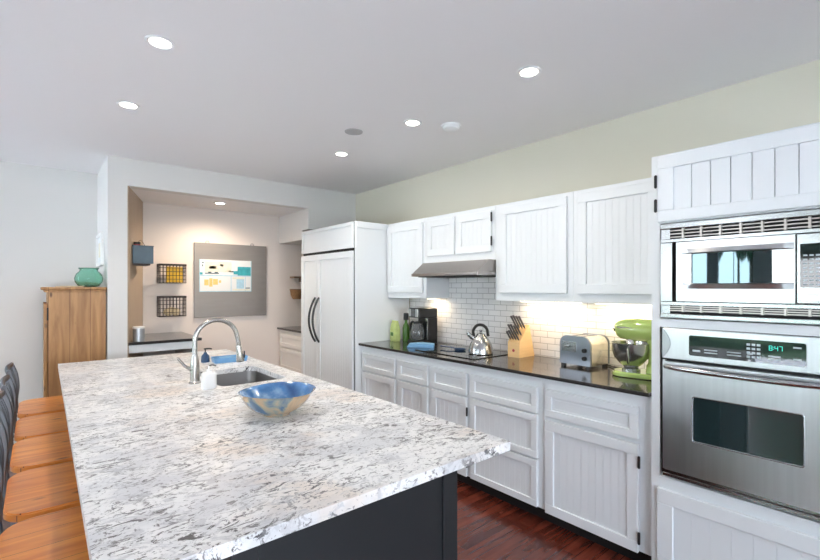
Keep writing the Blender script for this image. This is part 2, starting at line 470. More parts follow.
def copy_tree(o, parent=None):
    c = o.copy(); COL.objects.link(c)
    if parent: c.parent = parent
    ORG[c.name] = ORG[o.name]
    for ch in list(o.children): copy_tree(ch, c)
    return c
def light(kind, loc, par, energy, col, size=0.1, rot=(0, 0, 0), sy=None, spot=None, blend=0.5):
    l = bpy.data.lights.new('lamp_light', kind); l.energy = energy; l.color = col
    if kind == 'AREA':
        l.size = size
        if sy: l.shape = 'RECTANGLE'; l.size_y = sy
    elif kind == 'SPOT':
        l.spot_size = R(spot); l.spot_blend = blend; l.shadow_soft_size = size
    else: l.shadow_soft_size = size
    o = bpy.data.objects.new('lamp_light', l); COL.objects.link(o)
    o.parent = par; o.location = Vector(loc) - ORG[par.name]; o.rotation_euler = rot
    return o

# ---------------------------------------------------------------- structure
struct('floor', B(XL - .15, XW + .15, Y0 - .15, 7.1, -0.1, 0), 'floor')
struct('ceiling', B(XL - .15, XW + .15, Y0 - .15, 7.1, ZC, ZC + .1), 'ceiling')
struct('wall_right', B(XW, XW + .15, Y0 - .15, 7.1, 0, ZC), 'cream')

def wall_with_windows(name, axis, pos, lo, hi, wins, mat):
    bm = bmesh.new()
    outer = [(lo, 0), (hi, 0), (hi, ZC), (lo, ZC)]
    holes = [[(a, WZ[0]), (b, WZ[0]), (b, WZ[1]), (a, WZ[1])] for a, b in wins]
    slab_hole(bm, outer, holes, 0, 0.15)      # in (a, z) plane with depth along third axis
    if axis == 'x':   # a->Y, second->Z, third->X
        xform(bm, Matrix(((0, 0, 1, pos), (1, 0, 0, 0), (0, 1, 0, 0), (0, 0, 0, 1))))
    else:
        xform(bm, Matrix(((1, 0, 0, 0), (0, 0, 1, pos), (0, 1, 0, 0), (0, 0, 0, 1))))
    bmesh.ops.recalc_face_normals(bm, faces=bm.faces[:])
    return struct(name, bm, mat)
wall_with_windows('wall_left', 'x', XL - .15, Y0, 7.1, WINL, 'wall')
wall_with_windows('wall_back', 'y', Y0 - .15, XL, XW, WINB, 'wall')
wi = 0
for axis, wins in (('x', WINL), ('y', WINB)):
    for a, b in wins:
        wi += 1
        fr = bmesh.new(); pn = bmesh.new()
        p = XL - .10 if axis == 'x' else Y0 - .10
        def bb(bm, u0, u1, z0, z1, d0, d1):
            if axis == 'x': box(bm, p + d0, p + d1, u0, u1, z0, z1)
            else: box(bm, u0, u1, p + d0, p + d1, z0, z1)
        f = .05
        bb(fr, a, b, WZ[0], WZ[0] + f, 0, .06); bb(fr, a, b, WZ[1] - f, WZ[1], 0, .06)
        bb(fr, a, a + f, WZ[0] + f, WZ[1] - f, 0, .06); bb(fr, b - f, b, WZ[0] + f, WZ[1] - f, 0, .06)
        m_ = (a + b) / 2
        bb(fr, m_ - .02, m_ + .02, WZ[0] + f, WZ[1] - f, 0, .06)
        bb(pn, a + f, b - f, WZ[0] + f, WZ[1] - f, .025, .031)
        w = struct('window_%d' % wi, fr, 'white'); struct('window_pane', pn, 'pane', par=w)

# far walls: recess at left, pier, header over the alcove, alcove
struct('wall_far_left', B(-0.215, 0.46, YL, YL + .12, 0, ZC), 'wall')
struct('wall_left_return', B(-0.33, -0.215, YL, 6.9, 0, ZC), 'wall')
struct('wall_far_end', B(XL, XW, 6.95, 7.1, 0, ZC), 'wall')
struct('door_1', B(-1.15, -0.36, 6.90, 6.945, 0.005, 2.05, bev=.004), 'doorblue')
bm = bmesh.new()
prism(bm, [(0.46, YH), (0.60, YH), (0.83, YB), (0.83, YB + .17), (0.46, YB + .17)], 0, ZC)
struct('wall_pier', bm, 'wall')
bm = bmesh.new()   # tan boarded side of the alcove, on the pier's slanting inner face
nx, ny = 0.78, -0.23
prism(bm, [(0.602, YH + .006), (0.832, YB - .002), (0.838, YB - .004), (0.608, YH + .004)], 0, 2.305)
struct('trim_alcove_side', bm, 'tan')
struct('wall_header', B(0.60, 2.30, YH, YH + .12, 2.305, ZC), 'wall')
struct('wall_far_right', B(2.30, XW, YH, 4.62, 2.075, ZC), 'wall')
struct('ceiling_alcove', B(0.60, 2.30, YH + .12, YB, 2.305, 2.36), 'ceiling')
struct('wall_alcove_soffit', B(2.30, XW, 4.62, YB, 1.97, ZC), 'wall')
struct('wall_alcove_back', B(0.83, XW, YB, YB + .12, 0, ZC), 'alcove')
struct('wall_backsplash', B(2.912, XW + .001, 0.91, 3.463, 0.915, 1.66), 'tile')
struct('baseboard_pier', B(0.458, 0.602, YH - .015, YH - .001, 0, 0.12), 'white')

# ---------------------------------------------------------------- cabinet makers (faces look towards -X)
def front(bm, X, y0, y1, z0, z1, fw=0.055, bead=True, t=0.02, bw=0.042):
    """framed door or drawer front whose face is at X; recessed boarded panel"""
    box(bm, X, X + t, y0, y1, z0, z0 + fw, .002, 1); box(bm, X, X + t, y0, y1, z1 - fw, z1, .002, 1)
    box(bm, X, X + t, y0, y0 + fw, z0 + fw, z1 - fw, .002, 1); box(bm, X, X + t, y1 - fw, y1, z0 + fw, z1 - fw, .002, 1)
    a, b, c, d = y0 + fw, y1 - fw, z0 + fw, z1 - fw
    box(bm, X + .0112, X + t, a - .002, b + .002, c - .002, d + .002)
    if bead:
        n = max(1, round((b - a) / bw)); w = (b - a) / n
        for i in range(n): box(bm, X + .0095, X + .0115, a + i * w + .0010, a + (i + 1) * w - .0010, c, d)
    else:
        box(bm, X + .0095, X + .0115, a + .012, b - .012, c + .012, d - .012, .002, 1)
def hinge(par, X, y, z, h=.05):
    bm = bmesh.new(); rodd(bm, (X - .004, y, z - h / 2), (X - .004, y, z + h / 2), .007)
    ball(bm, (X - .004, y, z + h / 2), .007, u=8, v=6); ball(bm, (X - .004, y, z - h / 2), .007, u=8, v=6)
    return part('hinge', bm, 'hinge', par, 40)

FX = 2.31          # face of the base fronts
def base_unit(y0, y1, label, rows, hinges=(), mat='cab'):
    """rows: list of ('drawer'|'door', z0, z1, ya, yb, bead)"""
    t = thing('base_cabinet', label, 'cabinet', ((FX + .02 + 2.91) / 2, (y0 + y1) / 2, 0), group=None)
    bm = bmesh.new(); box(bm, FX + .021, 2.908, y0 + .0005, y1 - .0005, .10, .893)
    part('body', bm, mat, t)
    part('toe_kick', B(FX + .09, 2.90, y0 + .0005, y1 - .0005, 0, .0995), 'toe', t)
    for kind, z0, z1, ya, yb, bead in rows:
        bm = bmesh.new(); front(bm, FX, ya, yb, z0, z1, .042 if kind == 'drawer' else .055, bead)
        d = part(kind, bm, mat, t)
        if kind == 'door':
            for hy, hz in hinges: hinge(d, FX, hy, hz)
    return t
base_unit(2.931, 3.462, 'white base cabinet against the fridge panel, drawer over beadboard door',
          [('drawer', .67, .825, 2.955, 3.445, False), ('door', .10, .655, 2.955, 3.445, True)])
base_unit(2.522, 2.931, 'narrow white base cabinet under the left part of the cooktop, second from the fridge panel',
          [('drawer', .67, .825, 2.545, 2.908, False), ('door', .10, .655, 2.545, 2.908, True)])
base_unit(2.118, 2.522, 'narrow white base cabinet left of the three-drawer stack, with two dark hinges',
          [('drawer', .67, .825, 2.137, 2.500, False), ('door', .10, .655, 2.137, 2.500, True)], ((2.126, .56), (2.126, .20)))
base_unit(1.532, 2.118, 'white base cabinet with three stacked drawers right of the cooktop',
          [('drawer', .67, .825, 1.562, 2.100, False), ('drawer', .397, .660, 1.562, 2.100, True), ('drawer', .104, .387, 1.562, 2.100, True)])
base_unit(0.912, 1.532, 'wide white base cabinet under the toaster, drawer over one large door beside the oven tower',
          [('drawer', .667, .828, .974, 1.506, False), ('door', .096, .640, .974, 1.506, True)], ((.966, .555), (.966, .175)))
single('worktop', B(2.285, 2.910, 0.912, 3.462, .894, .915, bev=.003), 'counter',
       'long black stone worktop on the white base cabinets along the right wall', 'countertop', (2.6, 2.187, .894), world=True)

# upper cabinets
UX = 2.612
def upper_unit(y0, y1, z0, z1, label, doors, hinges=()):
    t = thing('wall_cabinet', label, 'cabinet', ((UX + 2.92) / 2, (y0 + y1) / 2, z0))
    bm = bmesh.new(); box(bm, UX + .019, 2.910, y0 + .0005, y1 - .0005, z0, z1, 0)
    part('body', bm, 'cab', t)
    for ya, yb, za, zb in doors:
        bm = bmesh.new(); front(bm, UX, ya, yb, za, zb, .058, True)
        d = part('door', bm, 'cab', t)
        for hy, hz in hinges:
            if ya - .03 < hy < yb + .03: hinge(d, UX, hy, hz, .06)
    return t
upper_unit(2.903, 3.462, 1.333, 2.045, 'white wall cabinet in the corner above the coffee maker, beside the fridge panel', [(2.945, 3.45, 1.385, 2.01)])
upper_unit(2.135, 2.902, 1.640, 2.045, 'short white two-door wall cabinet above the stainless hood',
           [(2.555, 2.880, 1.70, 2.01), (2.165, 2.530, 1.70, 2.01)], ((2.157, 1.96), (2.157, 1.78)))
upper_unit(1.507, 2.134, 1.333, 2.045, 'white wall cabinet right of the hood, above the knife block', [(1.546, 2.085, 1.391, 2.018)])
upper_unit(0.902, 1.506, 1.333, 2.045, 'white wall cabinet above the toaster, against the oven tower', [(0.99, 1.470, 1.391, 2.018)])

# oven tower
OX = 2.29; OY0, OY1 = .10, .900
t = thing('oven_tower_cabinet', 'tall white cabinet tower housing the microwave and the wall oven', 'cabinet', (2.6, .5, 0))
bm = bmesh.new()
box(bm, OX, 2.91, .862, OY1, .06, 2.062)              # left stile and side
box(bm, OX, 2.91, OY0, .168, .06, 2.062)              # right stile and side
box(bm, OX, 2.91, .168, .862, 1.735, 2.062)           # box behind the top door
box(bm, OX, 2.91, .168, .862, 1.242, 1.282)           # rail between appliances
box(bm, OX, 2.91, .168, .862, .06, .530)              # lower box
box(bm, 2.88, 2.91, .168, .862, .53, 1.735)           # back
part('body', bm, 'cab', t)
part('toe_kick', B(OX + .06, 2.9, OY0, OY1, 0, .0595), 'toe', t)
bm = bmesh.new(); y0, y1, z0, z1 = .125, .868, 1.742, 2.052
box(bm, OX - .018, OX, y0, y1, z0, z0 + .052, .002, 1); box(bm, OX - .018, OX, y0, y1, z1 - .06, z1, .002, 1)
box(bm, OX - .018, OX, y1 - .07, y1, z0 + .052, z1 - .06, .002, 1); box(bm, OX - .018, OX, y0, y0 + .07, z0 + .052, z1 - .06, .002, 1)
for i in range(8):
    a = y1 - .07 - i * .0745; b = max(a - .0745 + .003, y0 + .07)
    if a - b > .005: box(bm, OX - .0095, OX, b, a, z0 + .05, z1 - .058, .0012, 1)
d = part('door', bm, 'cab', t)
for z in (1.935, 1.82): hinge(d, OX - .017, .874, z, .05)
bm = bmesh.new(); front(bm, OX - .02, .125, .868, .09, .475, .068, True, bw=.0745)
part('door', bm, 'cab', t)

# fridge and its side panel
t = thing('fridge_side_panel', 'tall plain white panel closing the near side of the fridge', 'panel', (2.59, 3.475, 0))
bm = bmesh.new(); box(bm, 2.26, 2.905, 3.465, 3.487, 0, 2.045, .002, 1)
part('panel', bm, 'cab', t)
bm = bmesh.new(); box(bm, 2.27, 2.60, 3.457, 3.4645, 1.985, 2.045, .002, 1)
part('cornice_strip', bm, 'cab', t)
t = thing('refrigerator', 'large white panelled double-door fridge with two dark curved handles', 'refrigerator', (2.58, 4.0, 0))
part('body', B(2.268, 2.90, 3.492, 4.535, .10, 2.04), 'darkgap', t)
part('toe_grille', B(2.32, 2.88, 3.50, 4.53, 0, .0995), 'toe', t)
bm = bmesh.new(); front(bm, 2.245, 3.497, 4.533, 1.80, 2.043, .035, False)
part('grille_panel', bm, 'cab', t)
bm = bmesh.new(); front(bm, 2.240, 4.172, 4.533, .12, 1.772, .06, True); dl = part('door', bm, 'cab', t, label='narrow left freezer door')
bm = bmesh.new(); front(bm, 2.240, 3.497, 4.166, .12, 1.772, .06, True); dr = part('door', bm, 'cab', t, label='wide right door')
for d, y in ((dl, 4.205), (dr, 4.125)):
    pts = [(2.24 - .075 * math.sin(PI * k / 16) ** 0.8 if 0 < k < 16 else 2.24, y, 1.325 - .46 * k / 16) for k in range(17)]
    bm = tube(bmesh.new(), pts, .011, 10)
    part('handle', bm, 'handle', d, 40)

# range hood
t = thing('range_hood', 'slim brushed stainless range hood under the short wall cabinet', 'range hood', (2.63, 2.49, 1.52))
bm = bmesh.new()
prism(bm, [(2.905, 1.548), (2.905, 1.639), (2.56, 1.639), (2.440, 1.548)], 2.140, 2.870, 'y')
part('canopy', bm, 'hood', t)
bm = bmesh.new(); box(bm, 2.430, 2.905, 2.138, 2.875, 1.522, 1.5475, .003, 1)
part('lip', bm, 'hood', t)
bm = bmesh.new()
for i in range(2): part('filter', B(2.48, 2.84, 2.18 + i * .34, 2.50 + i * .34, 1.516, 1.5215), 'darkgap', t)

# ---------------------------------------------------------------- wall oven
t = thing('wall_oven', 'stainless built-in wall oven with dark window, under the microwave', 'oven', (2.55, .5275, .53))
part('body', B(2.292, 2.86, .20, .855, .545, 1.236), 'darkgap', t)
bm = bmesh.new(); box(bm, 2.268, 2.291, .215, .842, 1.098, 1.240, .003, 1)
cp = part('control_panel', bm, 'steel', t)
for y, s in ((.842, -1), (.215, 1)):
    pts = [(y, 1.098)] + [(y + s * .034 * math.sin(PI * k / 12), 1.098 + .142 * k / 12) for k in range(1, 12)] + [(y, 1.240)]
    part('end_cap', prism(bmesh.new(), pts, 2.264, 2.2678, 'x'), 'tin', cp)
part('control_glass', prism(bmesh.new(), rrect(.329, .730, 1.123, 1.214, .008, 4), 2.2635, 2.2678, 'x'), 'blackglass', cp)
for (y, z, w, h) in [(.70, 1.142, .03, .008), (.645, 1.152, .05, .004), (.645, 1.140, .05, .004), (.56, 1.152, .05, .004), (.56, 1.140, .05, .004),
                     (.425, 1.150, .04, .006), (.425, 1.138, .04, .006), (.355, 1.192, .025, .006), (.355, 1.146, .025, .006), (.505, 1.152, .02, .006)]:
    part('key_legend', B(2.2625, 2.2634, y - w / 2, y + w / 2, z, z + h), 'label', cp)
for r_ in range(4):
    for c_ in range(3): part('key', B(2.2625, 2.2634, .470 + c_ * .017, .482 + c_ * .017, 1.138 + r_ * .017, 1.147 + r_ * .017), 'label', cp)
bm = bmesh.new()   # lit clock digits 8:47
SEG = {'8': 'abcdefg', '4': 'bcfg', '7': 'abc'}
def digit(bm, ch, yc, zc, w=.009, h=.018):
    q = .0016; P = {'a': (0, h / 2, w, q), 'g': (0, 0, w, q), 'd': (0, -h / 2, w, q), 'b': (-w / 2, h / 4, q, h / 2), 'c': (-w / 2, -h / 4, q, h / 2), 'f': (w / 2, h / 4, q, h / 2), 'e': (w / 2, -h / 4, q, h / 2)}
    for s in SEG[ch]:
        a, b, c, d = P[s]; box(bm, 2.2622, 2.2634, yc + a - c / 2, yc + a + c / 2, zc + b - d / 2, zc + b + d / 2)
for i, ch in enumerate('847'): digit(bm, ch, .437 - i * .014 - (.004 if i else 0), 1.186)
box(bm, 2.2622, 2.2634, .427, .429, 1.189, 1.191); box(bm, 2.2622, 2.2634, .427, .429, 1.181, 1.183)
part('clock_digits', bm, 'clock', cp)
bm = bmesh.new()
slab_hole(bm, [(.220, .578), (.832, .578), (.832, 1.084), (.220, 1.084)], [rrect(.337, .714, .738, .937, .008, 4)], 2.262, 2.291)
xform(bm, Matrix(((0, 0, 1, 0), (1, 0, 0, 0), (0, 1, 0, 0), (0, 0, 0, 1)))); bmesh.ops.recalc_face_normals(bm, faces=bm.faces[:])
od = part('oven_door', bm, 'steel', t)
part('window', B(2.270, 2.285, .3375, .7135, .7385, .9365), 'ovenglass', od)
fr = bmesh.new()
pts = [(2.262, a, b) for a, b in rrect(.335, .716, .736, .939, .009, 4)]
part('window_rim', tube(fr, pts, .0028, 6, cyc=True), 'steelv', od, 40)
bm = bmesh.new()
n = 24
tube(bm, [(2.262 - .052 * math.sin(PI * k / n) ** .45 if 0 < k < n else 2.262, .826 - .600 * k / n, 1.062) for k in range(n + 1)], .0125, 12)
part('handle', bm, 'steelv', od, 40)
bm = bmesh.new(); box(bm, 2.270, 2.291, .205, .845, .542, .560, .003, 1); box(bm, 2.276, 2.291, .205, .845, .562, .574)
part('lower_trim', bm, 'steelv', t)
bm = bmesh.new(); box(bm, 2.276, 2.291, .8335, .845, .576, 1.09)
part('side_trim', bm, 'steel', t)

# ---------------------------------------------------------------- microwave
t = thing('microwave', 'stainless built-in microwave with vented trim frame above the oven', 'microwave', (2.55, .53, 1.29))
part('body', B(2.292, 2.80, .20, .850, 1.300, 1.715), 'darkgap', t)
bm = bmesh.new()
box(bm, 2.262, 2.291, .190, .853, 1.703, 1.728, .003, 1); box(bm, 2.262, 2.291, .190, .853, 1.288, 1.308, .003, 1)
box(bm, 2.268, 2.291, .190, .853, 1.640, 1.656, .002, 1); box(bm, 2.268, 2.291, .190, .853, 1.347, 1.364, .002, 1)
box(bm, 2.268, 2.291, .800, .853, 1.365, 1.639, .002, 1); box(bm, 2.268, 2.291, .190, .245, 1.365, 1.639, .002, 1)
box(bm, 2.274, 2.291, .812, .850, 1.657, 1.702); box(bm, 2.274, 2.291, .812, .850, 1.309, 1.346)
tr = part('trim_frame', bm, 'steelv', t)
for z0, z1 in ((1.657, 1.702), (1.318, 1.346)):
    bm = bmesh.new(); nsl = 3
    for i in range(nsl):
        zz = z0 + (z1 - z0) * (i + .5) / nsl
        box(bm, 2.272, 2.286, .20, .812, zz - .0022, zz + .0022)
    for i in range(8): box(bm, 2.270, 2.288, .758 - i * .073 - .004, .758 - i * .073 + .004, z0, z1)
    part('vent_louvres', bm, 'hood', tr)
bm = bmesh.new()
slab_hole(bm, [(.360, 1.367), (.780, 1.367), (.780, 1.637), (.360, 1.637)], [rrect(.431, .718, 1.440, 1.586, .012, 4)], 2.256, 2.288)
xform(bm, Matrix(((0, 0, 1, 0), (1, 0, 0, 0), (0, 1, 0, 0), (0, 0, 0, 1)))); bmesh.ops.recalc_face_normals(bm, faces=bm.faces[:])
# raised lens frame around the window: bulging bars above and below
md = part('microwave_door', bm, 'steelv', t)
bm = bmesh.new()
def bulge(z, dz):
    n = 20
    lo = [bm.verts.new((2.2555, .756 - .393 * k / n + .0, z)) for k in range(n + 1)]
    hi = [bm.verts.new((2.2555 - .020 * math.sin(PI * k / n), .756 - .393 * k / n, z + dz)) for k in range(n + 1)]
    lo2 = [bm.verts.new((2.2555, .756 - .393 * k / n, z + dz * 1.25)) for k in range(n + 1)]
    for k in range(n):
        bm.faces.new((lo[k], lo[k + 1], hi[k + 1], hi[k])); bm.faces.new((hi[k], hi[k + 1], lo2[k + 1], lo2[k]))
bulge(1.606, -.020); bulge(1.424, .020)
bmesh.ops.recalc_face_normals(bm, faces=bm.faces[:])
part('window_surround', bm, 'steel', md, 40)
n = 16; bm = bmesh.new()
ro = [[bm.verts.new((2.262 - .010 * math.sin(PI * (k + .0) / n), .7175 - .286 * k / n, z)) for k in range(n + 1)] for z in (1.4405, 1.5855)]
for k in range(n): bm.faces.new((ro[0][k], ro[0][k + 1], ro[1][k + 1], ro[1][k]))
rb = [[bm.verts.new((2.280, .7175 - .286 * k / n, z)) for k in range(n + 1)] for z in (1.4405, 1.5855)]
for k in range(n):
    bm.faces.new((rb[0][k], rb[0][k + 1], rb[1][k + 1], rb[1][k]))
    bm.faces.new((ro[0][k], ro[0][k + 1], rb[0][k + 1], rb[0][k])); bm.faces.new((ro[1][k], ro[1][k + 1], rb[1][k + 1], rb[1][k]))
bm.faces.new((ro[0][0], ro[1][0], rb[1][0], rb[0][0])); bm.faces.new((ro[0][n], ro[1][n], rb[1][n], rb[0][n]))
bmesh.ops.recalc_face_normals(bm, faces=bm.faces[:])
M['mwglass'] = pmat('mirrored_microwave_glass', (0.07, 0.10, 0.11), 0.04, 1.0)
part('window', bm, 'mwglass', md, 40)
bm = bmesh.new(); box(bm, 2.256, 2.288, .249, .357, 1.367, 1.637, .003, 1)
cp = part('control_panel', bm, 'steelv', t)
part('keypad', prism(bmesh.new(), rrect(.262, .345, 1.430, 1.598, .004, 3), 2.252, 2.2558, 'x'), 'blackglass', cp)
for r_ in range(8):
    for c_ in range(4): part('key', B(2.2512, 2.2519, .270 + c_ * .018, .282 + c_ * .018, 1.438 + r_ * .016, 1.444 + r_ * .016), 'label', cp)
part('open_button', B(2.252, 2.2558, .262, .343, 1.376, 1.402, bev=.001), 'steel', cp)

# ---------------------------------------------------------------- island
IX0, IX1, IY0, IY1 = .100, 1.217, .925, 3.83
SX0, SX1, SY0, SY1 = .735, 1.10, 2.39, 2.905
t = thing('kitchen_island', 'charcoal painted island body under the white granite top', 'kitchen island', (.67, 2.4, 0))
bm = bmesh.new()
box(bm, .325, .985, .985, 1.50, .08, .884); box(bm, .325, 1.17, 1.501, 3.78, .08, .66)
for a in ((.325, 1.17, 1.501, 2.34), (.325, 1.17, 2.96, 3.78), (.325, .70, 2.34, 2.96), (1.125, 1.17, 2.34, 2.96)): box(bm, a[0], a[1], a[2], a[3], .661, .884)
part('body', bm, 'island', t)
bm = bmesh.new()
box(bm, .935, .995, .955, .984, .08, .884, .002, 1); box(bm, .312, .372, .955, .984, .08, .884, .002, 1)
box(bm, .373, .934, .962, .984, .08, .884); box(bm, .373, .934, .957, .962, .08, .20)
part('end_panel', bm, 'island', t)
part('toe_kick', B(.38, .94, 1.02, 3.74, 0, .0795), 'toe', t)
for i in range(3):
    bm = bmesh.new(); y0 = 1.52 + i * .755; y1 = y0 + .745
    box(bm, 1.171, 1.189, y0, y1, .11, .84, .002, 1); box(bm, 1.189, 1.193, y0 + .06, y1 - .06, .17, .78)
    part('door', bm, 'island', t)
bm = slab_hole(bmesh.new(), [(IX0 - .020, IY0), (IX1, IY0), (IX1, IY1), (IX0 + .014, IY1)], [rrect(SX0, SX1, SY0, SY1, .05, 6)], .885, .915)
single('granite_island_top', bm, 'granite', 'large white granite slab with grey veins on top of the island', 'countertop', (.66, 2.38, .885), world=True)
# sink
t = thing('sink', 'undermount stainless sink basin let into the granite', 'sink', (.915, 2.65, .70))
bm = bmesh.new(); 
lv = [(0.0, .8845), (.004, .75), (.02, .712), (.06, .70)]
rings = []
for off, z in lv: rings.append([bm.verts.new((a, b, z)) for a, b in rrect(SX0 + off - .004, SX1 - off + .004, SY0 + off - .004, SY1 - off + .004, .05 + .0, 6)])
for a, b in zip(rings, rings[1:]):
    for i in range(len(a)): bm.faces.new((a[i], a[(i + 1) % len(a)], b[(i + 1) % len(a)], b[i]))
bm.faces.new(rings[-1])
# outer shell so that the bowl has thickness
rings2 = []
for off, z in ((-.006, .8845), (-.004, .72), (.03, .69)): rings2.append([bm.verts.new((a, b, z)) for a, b in rrect(SX0 + off - .004, SX1 - off + .004, SY0 + off - .004, SY1 - off + .004, .055, 6)])
for a, b in zip(rings2, rings2[1:]):
    for i in range(len(a)): bm.faces.new((a[i], b[i], b[(i + 1) % len(a)], a[(i + 1) % len(a)]))
bm.faces.new(list(reversed(rings2[-1])))
for i in range(len(rings[0])): bm.faces.new((rings[0][i], rings2[0][i], rings2[0][(i + 1) % len(rings[0])], rings[0][(i + 1) % len(rings[0])]))
bmesh.ops.recalc_face_normals(bm, faces=bm.faces[:])
M['sinksteel'] = pmat('satin_sink_steel', (0.36, 0.35, 0.345), 0.38, 1.0)
part('basin', bm, 'sinksteel', t, 50)
part('drain', lathe(bmesh.new(), [(0, .004), (.03, .004), (.042, .0015), (.042, 0)], (.92, 2.65, .7005), 24), 'steelv', t, 40)
# faucet
FBX, FBY = .655, 2.58
t = thing('faucet', 'tall brushed nickel gooseneck faucet beside the island sink', 'faucet', (FBX, FBY, .915))
part('base', lathe(bmesh.new(), [(.030, 0), (.030, .006), (.024, .012), (.0235, .09), (.019, .13), (.0135, .155)], (FBX, FBY, .915), 28), 'chrome', t, 35)
Rr = .112
pts = [(FBX, FBY, 1.065), (FBX, FBY, 1.14)] + [(FBX + Rr - Rr * math.cos(PI * k / 16), FBY, 1.14 + Rr * math.sin(PI * k / 16) * .98) for k in range(1, 16)] + [(FBX + 2 * Rr + .004, FBY, 1.135), (FBX + 2 * Rr + .012, FBY, 1.09)]
part('spout', tube(bmesh.new(), pts, .0125, 16), 'chrome', t, 40)
hd = [(.013, .09), (.016, .075), (.018, .04), (.023, .0), (.021, -.006), (0, -.006)]
bm = lathe(bmesh.new(), hd, (0, 0, 0), 24); xform(bm, Matrix.Translation((FBX + 2 * Rr + .018, FBY, 1.012)) @ Matrix.Rotation(R(-6), 4, 'Y'))
sh = part('spray_head', bm, 'chrome', t, 35)
part('spray_button', B(FBX + 2 * Rr + .038, FBX + 2 * Rr + .044, FBY - .006, FBY + .006, 1.025, 1.065, bev=.002), 'black', sh)
bm = tube(bmesh.new(), [(FBX - .018, FBY, .99), (FBX - .045, FBY + .02, 1.01), (FBX - .075, FBY + .035, 1.05)], [.011, .008, .006], 10)
part('lever', bm, 'chrome', t, 40)
# things on the island
t = thing('ceramic_bowl', 'wide glazed bowl, blue inside and tan outside, on the granite', 'bowl', (.752, 1.742, .915), world=False)
prof = [(0, 0), (.055, 0), (.058, .006), (.085, .018), (.108, .036), (.127, .058), (.141, .082), (.148, .095), (.151, .096)]
inn = [(.151, .096), (.145, .0945), (.136, .080), (.122, .058), (.103, .039), (.08, .023), (.05, .013), (0, .010)]
def wob(bm):
    for v in bm.verts:
        a = math.atan2(v.co.y, v.co.x); k = max(0, v.co.z / .096)
        s = 1 + .025 * k * math.cos(3 * a + .6)
        v.co.x *= s; v.co.y *= s; v.co.z *= 1 + .05 * k * math.sin(2 * a + .4)
        d = a - R(-15)
        v.co.x += .006 * k * k * math.exp(-(d / .22) ** 2)
    return bm
def olathe(prof, seg=64):
    bm = bmesh.new(); rings = []
    for r, z in prof:
        rings.append([bm.verts.new((0, 0, z))] if r == 0 else [bm.verts.new((r * math.cos(2 * PI * i / seg), r * math.sin(2 * PI * i / seg), z)) for i in range(seg)])
    for a, b in zip(rings, rings[1:]):
        for i in range(seg):
            j = (i + 1) % seg
            if len(a) == 1: bm.faces.new((a[0], b[j], b[i]))
            elif len(b) == 1: bm.faces.new((a[i], a[j], b[0]))
            else: bm.faces.new((a[i], a[j], b[j], b[i]))
    return bm
bm = wob(olathe(prof)); part('outer_glaze', bm, 'glaze_out', t, 60)
bm = wob(olathe(inn)); part('inner_glaze', bm, 'glaze_in', t, 60)

t = thing('soap_bottle', 'squat white soap bottle with a pump, at the near edge of the sink', 'soap dispenser', (.672, 2.385, .915))
bm = prism(bmesh.new(), rrect(.638, .706, 2.360, 2.410, .018, 5), .915, 1.002)
bmesh.ops.bevel(bm, geom=[e_ for e_ in bm.edges if abs(e_.verts[0].co.z - e_.verts[1].co.z) < 1e-6], offset=.006, segments=2, affect='EDGES')
part('bottle', bm, 'white', t, 40)
part('collar', lathe(bmesh.new(), [(.013, 0), (.013, .012), (.004, .014), (.004, .030), (0, .030)], (.672, 2.385, 1.002), 16), 'white', t, 40)
part('pump', tube(bmesh.new(), [(.672, 2.385, 1.033), (.690, 2.385, 1.036), (.706, 2.385, 1.029)], .004, 8), 'chrome', t, 40)
t = thing('soap_pump', 'small navy soap bottle with a dark pump behind the faucet', 'soap dispenser', (.895, 3.26, .915))
part('bottle', lathe(bmesh.new(), [(.027, 0), (.028, .01), (.025, .045), (.012, .058), (.010, .068), (0, .068)], (.895, 3.26, .915), 20), 'navy', t, 40)
bm = tube(bmesh.new(), [(.895, 3.26, .983), (.895, 3.26, 1.006)], .004, 8); tube(bm, [(.885, 3.26, 1.006), (.915, 3.255, 1.008), (.935, 3.252, 1.004)], .005, 8)
part('pump', bm, 'black', t, 40)
t = thing('sponge_tray', 'shallow pale blue tray behind the faucet at the far side of the sink', 'tray', (1.035, 3.19, .915), R(-4), world=False)
bm = bmesh.new()
ro = [(.0, .0), (.006, .030), (.010, .030), (.006, .006)]
def trayring(off, z, x=.105, y=.055): return [bm.verts.new((a, b, z)) for a, b in rrect(-x - off, x + off, -y - off, y + off, .015, 4)]
rs = [trayring(0, 0), trayring(.008, .034), trayring(.005, .034), trayring(-.003, .006)]
for a, b in zip(rs, rs[1:]):
    for i in range(len(a)): bm.faces.new((a[i], a[(i + 1) % len(a)], b[(i + 1) % len(a)], b[i]))
bm.faces.new(rs[-1]); bm.faces.new(list(reversed(rs[0]))); bmesh.ops.recalc_face_normals(bm, faces=bm.faces[:])
part('dish', bm, 'bluetray', t, 30)
part('sponge', B(-.07, .03, -.03, .03, .007, .034, bev=.005), 'towel', t)

